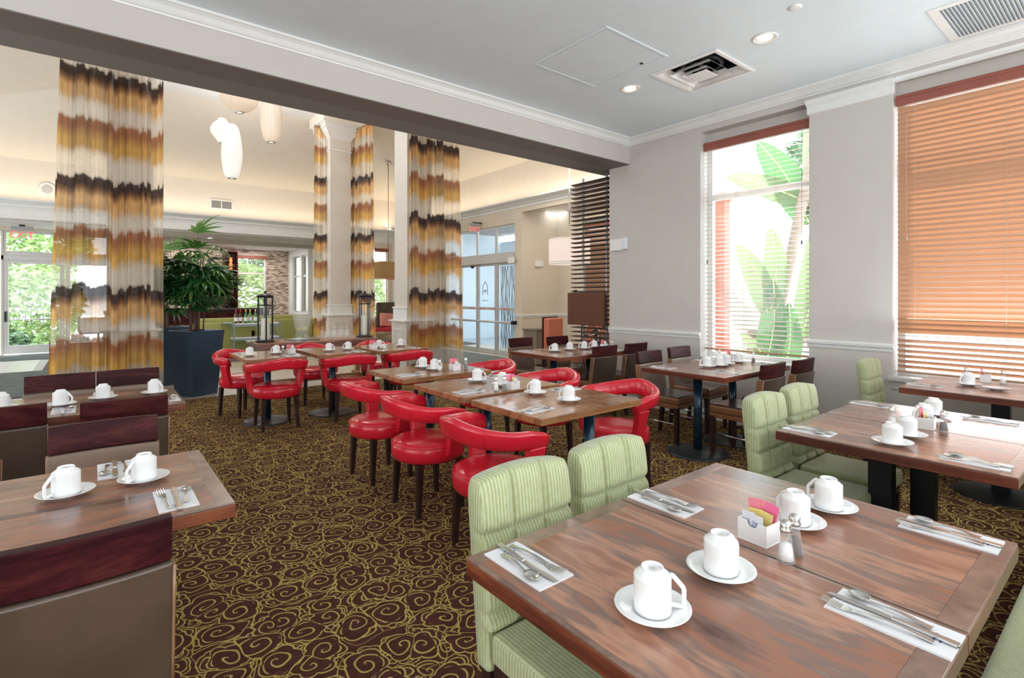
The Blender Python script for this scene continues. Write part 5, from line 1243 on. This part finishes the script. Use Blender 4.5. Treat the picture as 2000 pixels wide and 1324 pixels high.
# orange chair, patterned chair, side box
t = thing('lounge_chair', 'tall orange leather lounge chair beyond the screen table', 'chair', (6.20, 6.20, 0), .2)
part(MB().box(-.215, .215, .23, .35, .36, 1.05), 'backrest', orange_l, t, bevel=.03, seg=3); part(MB().box(-.215, .215, -.25, .25, .30, .45), 'seat', orange_l, t, bevel=.03, seg=3)
part(MB().box(-.225, .225, .35, .37, .22, 1.07), 'back_panel', leg_wood, t, bevel=.004)
for x, y in ((-.19, -.22), (.19, -.22), (-.19, .32), (.19, .32)): part(MB().taper(x, y, 0, .015, .31, .024), 'leg', leg_wood, t)
def floral():
    m = bpy.data.materials.new('floral_print'); m.use_nodes = True; n, l = nodes(m); b = n['Principled BSDF']; tc = n.new('ShaderNodeTexCoord'); v = n.new('ShaderNodeTexNoise'); v.inputs['Scale'].default_value = 6.5; v.inputs['Detail'].default_value = 1; v.inputs['Distortion'].default_value = 1.2
    l.new(tc.outputs['Object'], v.inputs['Vector']); r = ramp(n, [(0, (.03, .03, .035)), (.40, (.75, .66, .52)), (.50, (.72, .12, .06)), (.60, (.03, .03, .035)), (.66, (.80, .72, .58))], 'CONSTANT')
    l.new(v.outputs[0], r.inputs[0]); l.new(r.outputs[0], b.inputs['Base Color']); b.inputs['Roughness'].default_value = .7; return m
fl_m = floral()
t = thing('armchair', 'armchair with red, black and cream floral print behind the screen', 'chair', (6.75, 5.75, 0), PI/2+.1)
part(MB().box(-.33, .33, .20, .32, .35, 1.02), 'backrest', fl_m, t, bevel=.03, seg=3); part(MB().box(-.33, .33, -.3, .22, .30, .46), 'seat', fl_m, t, bevel=.03, seg=3)
for s in (-1, 1): part(MB().box(s*.36-.025, s*.36+.025, -.28, .30, .60, .64).box(s*.36-.02, s*.36+.02, -.28, -.24, 0, .60).box(s*.36-.02, s*.36+.02, .26, .30, 0, 1.0), 'arm_frame', leg_wood, t, bevel=.004)
t = thing('side_cabinet', 'low grey-brown side cabinet against the beige niche wall', 'cabinet', (7.12, 8.0, 0))
part(MB().box(-.2, .2, -.2, .2, .05, .72), 'body', mat('taupe_laminate', (.22, .17, .13), .5), t, bevel=.004); part(MB().box(-.22, .22, -.22, .22, .72, .75), 'top', mat('taupe_top', (.15, .11, .09), .4), t)
part(MB().box(-.18, .18, -.18, .18, 0, .05), 'plinth', black_m, t)

# ---------------------------------------------------------------- far left glass door and surroundings
d2 = door_glazed('door_2', 'glass door at the far left leading outside', 'x', 17.42, [(-1.66, -.55), (-.53, .58)], .02, 2.30, (), .09)
part(MB().box(-1.70, .62, 17.38, 17.46, 2.30, 2.40), 'door_head', MATS['door_alu'], d2)
part(MB().box(-1.70, -1.66, 17.38, 17.46, 0, 3.0), 'door_jamb', MATS['door_alu'], d2)
part(MB().tube([(-1.55, 17.33, .85), (-.66, 17.33, .85)], .015, 8), 'push_bar', MATS['door_alu'], d2); part(MB().box(-1.64, -1.60, 17.34, 17.39, .80, 1.05), 'door_handle', black_m, d2)
door_glazed('window_5', 'transom pane above the far left glass door', 'x', 17.42, [(-1.66, .58)], 2.40, 3.0, (), .05)
t = thing('wall_speaker', 'round white flush speaker high on the far wall beside the curtain', 'speaker', (-.79, 15.78, 3.85))
part(MB().lathe([(.15, 0), (.16, -.012), (.10, -.02), (.10, -.012)], 28, RX(-PI/2), cap=False), 'ring', white_p, t); part(MB().lathe([(.001, -.016), (.10, -.016)], 20, RX(-PI/2), cap=False), 'grille', mat('speaker_grey', (.5, .5, .5), .6), t)
t = thing('wall_vent', 'rectangular grey wall vent above the bar opening', 'wall vent', (2.70, 15.775, 3.87))
part(MB().box(-.27, .27, -.02, 0, -.13, -.10).box(-.27, .27, -.02, 0, .10, .13).box(-.27, -.24, -.02, 0, -.10, .10).box(.24, .27, -.02, 0, -.10, .10).box(-.01, .01, -.02, 0, -.10, .10), 'frame', white_p, t)
b0 = None
for i in range(22):
    if b0 is None: b0 = part(MB().box(-.006, .006, -.012, -.002, -.10, .10), 'blade', mat('blade_grey', (.4, .4, .41), .5), t); o = b0
    else: o = b0.copy(); COL.objects.link(o); o.parent = t
    o.location = (-.23+i*.0215, 0, 0)
part(MB().box(-.24, .24, -.003, 0, -.10, .10), 'backing', dark_glass, t)
t = thing('sign_stand', 'grey framed blank sign board standing behind the left curtain', 'sign', (.06, 8.39, 0))
part(MB().box(-.185, .185, -.012, .012, .98, 1.16), 'board', white_p, t, bevel=.02); part(MB().tube([(-.19, 0, 1.18), (-.19, 0, .99), (-.17, 0, .965), (.17, 0, .965), (.19, 0, .99), (.19, 0, 1.18)], .014, 8), 'frame', grey_pl, t)
part(MB().tube([(0, 0, 0), (0, 0, .965)], .012, 8).lathe([(.001, 0), (.15, 0), (.15, .012), (.02, .02)], 20), 'stand', grey_pl, t)

# ---------------------------------------------------------------- bar area at the back
window('window_6', 3.83, 4.80, .9, 2.86, 19.86, (), label='bar window') if False else None
def window_x(nm, x0, x1, z0, z1, yg, mull, label):
    o = bpy.data.objects.new(nm, None); COL.objects.link(o); o['kind'] = 'structure'; o['label'] = label; f = MB(); fw = .05
    f.box(x0, x0+fw, yg-.03, yg+.03, z0, z1).box(x1-fw, x1, yg-.03, yg+.03, z0, z1).box(x0+fw, x1-fw, yg-.03, yg+.03, z0, z0+fw).box(x0+fw, x1-fw, yg-.03, yg+.03, z1-fw, z1).box(x0+fw, x1-fw, yg-.03, yg+.03, mull-.03, mull+.03)
    part(f, 'window_frame', trim_m, o); part(MB().box(x0+fw, x1-fw, yg-.003, yg+.003, z0+fw, mull-.03), 'pane', wglass, o); part(MB().box(x0+fw, x1-fw, yg-.003, yg+.003, mull+.03, z1-fw), 'pane', wglass, o)
window_x('window_6', 3.83, 4.80, .9, 2.86, 19.88, 2.2, 'bar window in the mosaic wall')
window_x('window_7', 6.95, 7.47, .72, 2.95, 15.75, 2.3, 'narrow window between the columns')
window('window_8', 18.5, 19.35, .85, 2.8, 5.63, (2.1,), label='side window of the bar'); window('window_9', 17.75, 18.3, .85, 2.8, 5.63, (2.1,), label='second side window of the bar')
def blind_x(label, x0, x1, z0, z1, y, n, sm):
    t = thing('window_blind', label, 'window blind', ((x0+x1)/2, y, z0)); L = (x1-x0)/2-.005; H = z1-z0; b = None
    for i in range(n):
        if b is None: b = part(MB().box(-L, L, -.024, .024, -.0015, .0015, RX(-.2)), 'slat', sm, t); o = b
        else: o = b.copy(); COL.objects.link(o); o.parent = t
        o.location = (0, 0, .02+H*(i+.5)/n)
    part(MB().box(-L, L, -.05, -.035, H-.02, H+.10), 'valance', slat_red, t); part(MB().box(-L, L, -.02, .02, 0, .02), 'bottom_rail', slat_red, t)
blind_x('open blind on the bar window before the mosaic wall', 3.84, 4.79, .93, 2.72, 19.74, 30, slat_pale)
blind_x('open blind on the narrow window between the columns', 6.96, 7.46, .74, 2.84, 15.60, 36, slat_pale)
t = thing('display_tower', 'tall dark wood display tower with an orange vase left of the bar window', 'shelf', (3.60, 19.5, 0))
part(MB().box(-.20, -.17, -.18, .18, 0, 2.92).box(.17, .20, -.18, .18, 0, 2.92), 'side_panel', dark_wood, t); part(MB().box(-.17, .17, .16, .18, 0, 2.92), 'back_panel', dark_wood, t)
for z in (.05, .95, 1.4, 1.85, 2.28, 2.90): part(MB().box(-.17, .17, -.18, .16, z-.015, z+.015), 'shelf', dark_wood, t)
o = MB().lathe([(.001, 0), (.06, 0), (.065, .02), (.035, .08), (.06, .14), (.06, .18), (.035, .23), (.055, .28), (.05, .33), (.035, .37), (.06, .40), (.03, .405), (.001, .40)], 20).obj('vase', mat('orange_glaze', (.85, .22, .03), .25)); o.location = (3.60, 19.42, 2.296); setp(o, 'bright orange stacked-bulb vase in the display tower', 'vase')
for i, z in enumerate((1.416, 1.866)):
    for j in range(2):
        o = MB().lathe([(.001, 0), (.035, 0), (.035, .18), (.012, .23), (.012, .30), (.001, .30)], 12).obj('bottle', mat('dark_bottle', (.10, .05, .03), .2)); o.location = (3.52+j*.14, 19.44, z); setp(o, 'dark bottle at the %s of the %s shelf in the display tower' % (('left', 'right')[j], ('third', 'fourth')[i]), 'bottle', 'bottles in the display tower')
t = thing('back_counter', 'dark bar counter before the mosaic wall', 'counter', (3.3, 18.7, 0))
part(MB().box(-2.1, 1.3, -.3, .3, .98, 1.03), 'worktop', mat('dark_top', (.05, .045, .045), .3), t); part(MB().box(-2.05, 1.25, -.26, .28, 0, .98), 'front', dark_wood, t)
def sofa(label, x, y, rz, w=1.6):
    t = thing('sofa', label, 'sofa', (x, y, 0), rz, 'olive green sofas')
    part(MB().box(-w/2, w/2, .25, .45, .12, .80), 'backrest', green_sofa, t, bevel=.04, seg=3); part(MB().box(-w/2+.12, w/2-.12, .12, .30, .5, .90), 'back_cushion', green_sofa, t, bevel=.05, seg=3)
    part(MB().box(-w/2+.1, w/2-.1, -.4, .3, .12, .45), 'seat', green_sofa, t, bevel=.04, seg=3)
    for s in (-1, 1): part(MB().box(min(s*w/2, s*(w/2-.14)), max(s*w/2, s*(w/2-.14)), -.42, .45, .10, .62), 'armrest', green_sofa, t, bevel=.04, seg=3)
    part(MB().box(-w/2+.05, w/2-.05, -.35, .4, 0, .12), 'plinth', leg_wood, t)
sofa('olive green sofa behind the palm planter', 2.45, 14.2, PI, 1.3)
sofa('olive green sofa behind the left lantern and dispenser', 3.95, 15.3, PI, 1.9)
t = thing('bar_cart', 'pale blue-grey bar cart with bottles behind the left lantern', 'cart', (3.05, 13.6, 0))
mg = mat('cart_metal', (.25, .32, .36), .4, .3)
for x in (-.5, .5):
    for y in (-.2, .2): part(MB().box(x-.015, x+.015, y-.015, y+.015, 0, .82), 'upright', mg, t)
for z in (.78, .45): part(MB().box(-.5, .5, -.2, .2, z-.05, z), 'shelf', white_p, t); part(MB().box(-.53, .53, -.23, -.2, z-.07, z-.02), 'shelf_rim', mg, t)
part(MB().box(-.7, -.5, -.2, .2, .78, .80), 'side_leaf', mg, t)
for i, (c, nm) in enumerate((((.12, .05, .02), 'leftmost dark brown'), ((.10, .04, .02), 'second dark brown'), ((.06, .20, .06), 'deep green middle'), ((.15, .35, .12), 'lighter green fourth'), ((.10, .28, .10), 'rightmost green'))):
    t = thing('wine_bottle', '%s labelled bottle on the bar cart' % nm, 'bottle', (2.62+i*.105, 13.55+.05*(i % 2), .78), 0, 'bottles on the bar cart')
    gb = part(MB().lathe([(.001, 0), (.040, 0), (.040, .19), (.014, .25), (.013, .32), (.001, .32)], 14), 'glass_body', mat('bottle_%d' % i, c, .15), t)
    part(MB().lathe([(.0408, .05), (.0408, .14)], 14, cap=False), 'paper_label', white_pk, gb); part(MB().lathe([(.015, .27), (.015, .325), (.001, .326)], 12), 'capsule', ink_r if i < 2 else yellow_p, t)
for i in range(2):
    o = MB().lathe([(.001, 0), (.05, .012), (.07, .05), (.05, .09), (.001, .10)], 16).obj('lemon', mat('lemon_skin', (.85, .72, .08), .5)); o.location = (3.25+i*.15, 13.6, .78); setp(o, 'yellow lemon on the bar cart, %s the bottles' % ('next to', 'farther right from')[i], 'fruit', 'lemons on the bar cart')
# seating between the columns
t = thing('booth_bench', 'red cushioned booth bench with dark striped high back between the columns', 'bench', (7.1, 14.9, 0))
part(MB().box(-.55, .3, -.35, .3, .30, .46), 'seat_cushion', red_l, t, bevel=.03, seg=3); part(MB().box(-.20, .42, .3, .42, .1, 1.22), 'high_back', brickmat('striped_back', (.07, .04, .035), (.20, .15, .12), (.12, .09, .07), .03, .5, .004, .7, (0, 2)), t, bevel=.01); part(MB().box(-.5, .3, -.3, .28, 0, .30), 'plinth', leg_wood, t)
o = MB().box(-.22, .22, -.06, .06, 0, .42).obj('cushion', mat('coral_fabric', (.80, .36, .28), .7, var=.25), bevel=.05, seg=3); o.location = (7.12, 15.02, .47); o.rotation_euler = (-.2, .08, 0); setp(o, 'coral patterned cushion on the red booth bench', 'cushion')
t = thing('ottoman', 'low round bronze leather ottoman before the red booth', 'ottoman', (6.35, 13.6, 0))
part(MB().lathe([(.001, .02), (.50, .02), (.52, .10), (.52, .34), (.48, .40), (.001, .41)], 36), 'cushion', mat('bronze_leather', (.26, .19, .12), .25, .3), t); part(MB().lathe([(.001, 0), (.46, 0), (.46, .02), (.001, .02)], 30), 'base', black_m, t)

# ---------------------------------------------------------------- outside
struct(MB().box(5.9, 30, -25, 30, -.35, -.2).box(9.0, 30, 4, 30, -.2, -.15), 'ground_outside', ex_ground)
struct(MB().box(-20, 9, 20.2, 45, -.35, -.2), 'ground_garden', ex_ground)
def leaf_big(q, base, tip, w, bend=.15, side=Vector((0, 1, 0))):
    base, tip = Vector(base), Vector(tip); d = tip-base; n = 12; up = Vector((1, 0, .2)); sd = d.cross(up).normalized(); nn = sd.cross(d).normalized(); vs = []
    for j in range(n+1):
        f = j/n; c = base+d*f+nn*bend*math.sin(PI*f)*d.length; ww = w*math.sin(PI*min(1, .06+.94*f))**.55*(1-.25*f) if f < 1 else 0.002
        vs += [tuple(c-sd*ww-nn*ww*.22), tuple(c-sd*ww*.5-nn*ww*.03), tuple(c), tuple(c+sd*ww*.5-nn*ww*.03), tuple(c+sd*ww-nn*ww*.22)]
    q.add(vs, [(j*5+k, j*5+k+1, j*5+k+6, j*5+k+5) for j in range(n) for k in range(4)], True)
    return [tuple(base+d*(j/n)+nn*(bend*math.sin(PI*j/n)*d.length-.004)) for j in range(n+1)]
t = thing('banana_plant', 'big-leaved banana plant outside the open blind', 'plant', (0, 0, 0))
LV = [((7.0, 3.35, .3), (7.05, 3.20, 1.65), .22, 0), ((7.1, 3.15, .2), (7.0, 2.98, 1.35), .20, 0), ((7.1, 3.3, 1.2), (6.9, 3.62, 2.15), .20, 1), ((7.1, 3.25, 1.25), (7.0, 3.22, 2.35), .19, 1), ((7.3, 2.95, .9), (7.1, 2.70, 2.3), .22, 1),
      ((7.2, 3.1, .1), (6.9, 3.60, .95), .13, 1), ((7.4, 2.9, 2.4), (6.9, 3.35, 3.5), .26, 0), ((7.4, 2.85, 2.5), (7.1, 2.60, 3.6), .26, 0), ((7.5, 2.85, 2.5), (7.1, 2.75, 3.9), .24, 1), ((7.4, 2.8, 2.6), (6.8, 3.75, 3.1), .18, 1), ((7.3, 3.0, .0), (7.0, 2.55, .85), .18, 1)]
for b_, tp, w_, mm in LV:
    q = MB(); rib = leaf_big(q, b_, tp, w_); part(q, 'leaf', ban_leaf2 if mm else ban_leaf, t); part(MB().tube(rib, .010, 5), 'midrib', mat('midrib', (.72, .80, .45), .5), t)
for a, b_, r in (((7.42, 3.60, -.2), (7.30, 2.80, 3.3), .065), ((7.5, 3.75, -.2), (7.35, 3.62, .95), .07), ((7.7, 3.55, -.2), (7.5, 2.60, 1.9), .075)):
    pts = [tuple(Vector(a).lerp(Vector(b_), k/18)) for k in range(19)]
    part(MB().tube(pts, [r*(1+.10*(k % 2)) for k in range(19)], 10), 'trunk', bark_m, t)
struct(MB().box(9.2, 9.5, 2.2, 9.5, -.2, 2.6), 'wall_outside', ex_white, 'white stucco building wing outside')
t = thing('terracotta_post', 'terracotta coloured post outside the left side of the open blind', 'post', (7.6, 4.25, -.2))
part(MB().box(-.08, .08, -.10, .10, 0, 3.1), 'shaft', ex_red, t); part(MB().box(-.11, .11, -.13, .13, 3.1, 3.2), 'cap', ex_red, t)
def bush(label, x, y, z, rx, rz_, n, mt, leaf=.09, seed=1, group='bushes outside'):
    rnd = random.Random(seed); t = thing('bush', label, 'bush', (x, y, z), 0, group); q = MB()
    for i in range(n):
        u = Vector((rnd.gauss(0, 1), rnd.gauss(0, 1), rnd.gauss(0, 1))).normalized()*rnd.uniform(.6, 1)**.5
        p = Vector((u.x*rx, u.y*rx, u.z*rz_+rz_)); a = Vector((rnd.gauss(0, 1), rnd.gauss(0, 1), rnd.gauss(0, .6))).normalized()*leaf; b = Vector((rnd.gauss(0, 1), rnd.gauss(0, 1), rnd.gauss(0, 1))).normalized()*leaf*.4
        q.add([tuple(p-a), tuple(p+b), tuple(p+a), tuple(p-b)], [(0, 1, 2), (0, 2, 3)])
    o = part(q, 'foliage', mt, t); o['kind'] = 'stuff'
    part(MB().tube([(0, 0, -.2-z), (0, 0, rz_*.8)], [.06, .03], 6), 'stem', bark_m, t)
bush('bright green shrub outside the far left glass door', -1.25, 21.2, -.2, 1.1, 1.3, 2600, bush_m, .13, 1)
bush('low blue-green agave-like bush outside the far left glass door', -1.9, 19.2, -.15, .55, .35, 700, bush_d, .16, 2)
bush('tall tree crown seen through the transom of the far left door', -2.5, 25.5, 1.6, 2.6, 1.9, 4200, bush_m, .20, 3)
bush('green hedge outside the bar window', 4.6, 23.0, -.2, 1.3, 1.5, 2400, bush_m, .16, 4)
bush('dark tree crown outside the bar window top', 4.8, 26.5, 2.0, 2.4, 1.6, 2400, bush_d, .24, 5)
bush('green shrub outside the narrow window between the columns', 8.0, 19.0, -.2, .9, 1.4, 1500, bush_m, .14, 6)
bush('leafy tree crown outside above the banana plant', 11.5, 3.5, 2.6, 1.6, 1.2, 1500, bush_d, .16, 8)
t = thing('garden_railing', 'dark iron railing outside the far left glass door', 'railing', (-2.4, 22.5, -.2))
part(MB().box(-1.5, 1.5, -.02, .02, 1.25, 1.30).box(-1.5, 1.5, -.02, .02, .12, .16), 'rail', black_m, t); b0 = None
for i in range(22):
    if b0 is None: b0 = part(MB().box(-.012, .012, -.012, .012, 0, 1.25), 'baluster', black_m, t); o = b0
    else: o = b0.copy(); COL.objects.link(o); o.parent = t
    o.location = (-1.45+i*.138, 0, 0)
# vestibule outside the sliding doors
struct(MB().box(11.2, 11.35, 7.0, 14.5, -.15, 3.3), 'wall_vestibule', mat('vestibule_wall', (.78, .88, .95), .6))
struct(MB().box(7.9, 11.3, 14.5, 14.6, -.15, 3.5), 'wall_vestibule_end', MATS['vestibule_wall'])
struct(MB().box(7.9, 11.3, 7.0, 14.5, -.15, -.01), 'floor_vestibule', mat('vestibule_floor', (.45, .52, .55), .3))
struct(MB().box(7.85, 11.3, 6.9, 14.6, 3.5, 3.6), 'ceiling_vestibule', mat('vestibule_ceiling', (.32, .30, .30), .6))
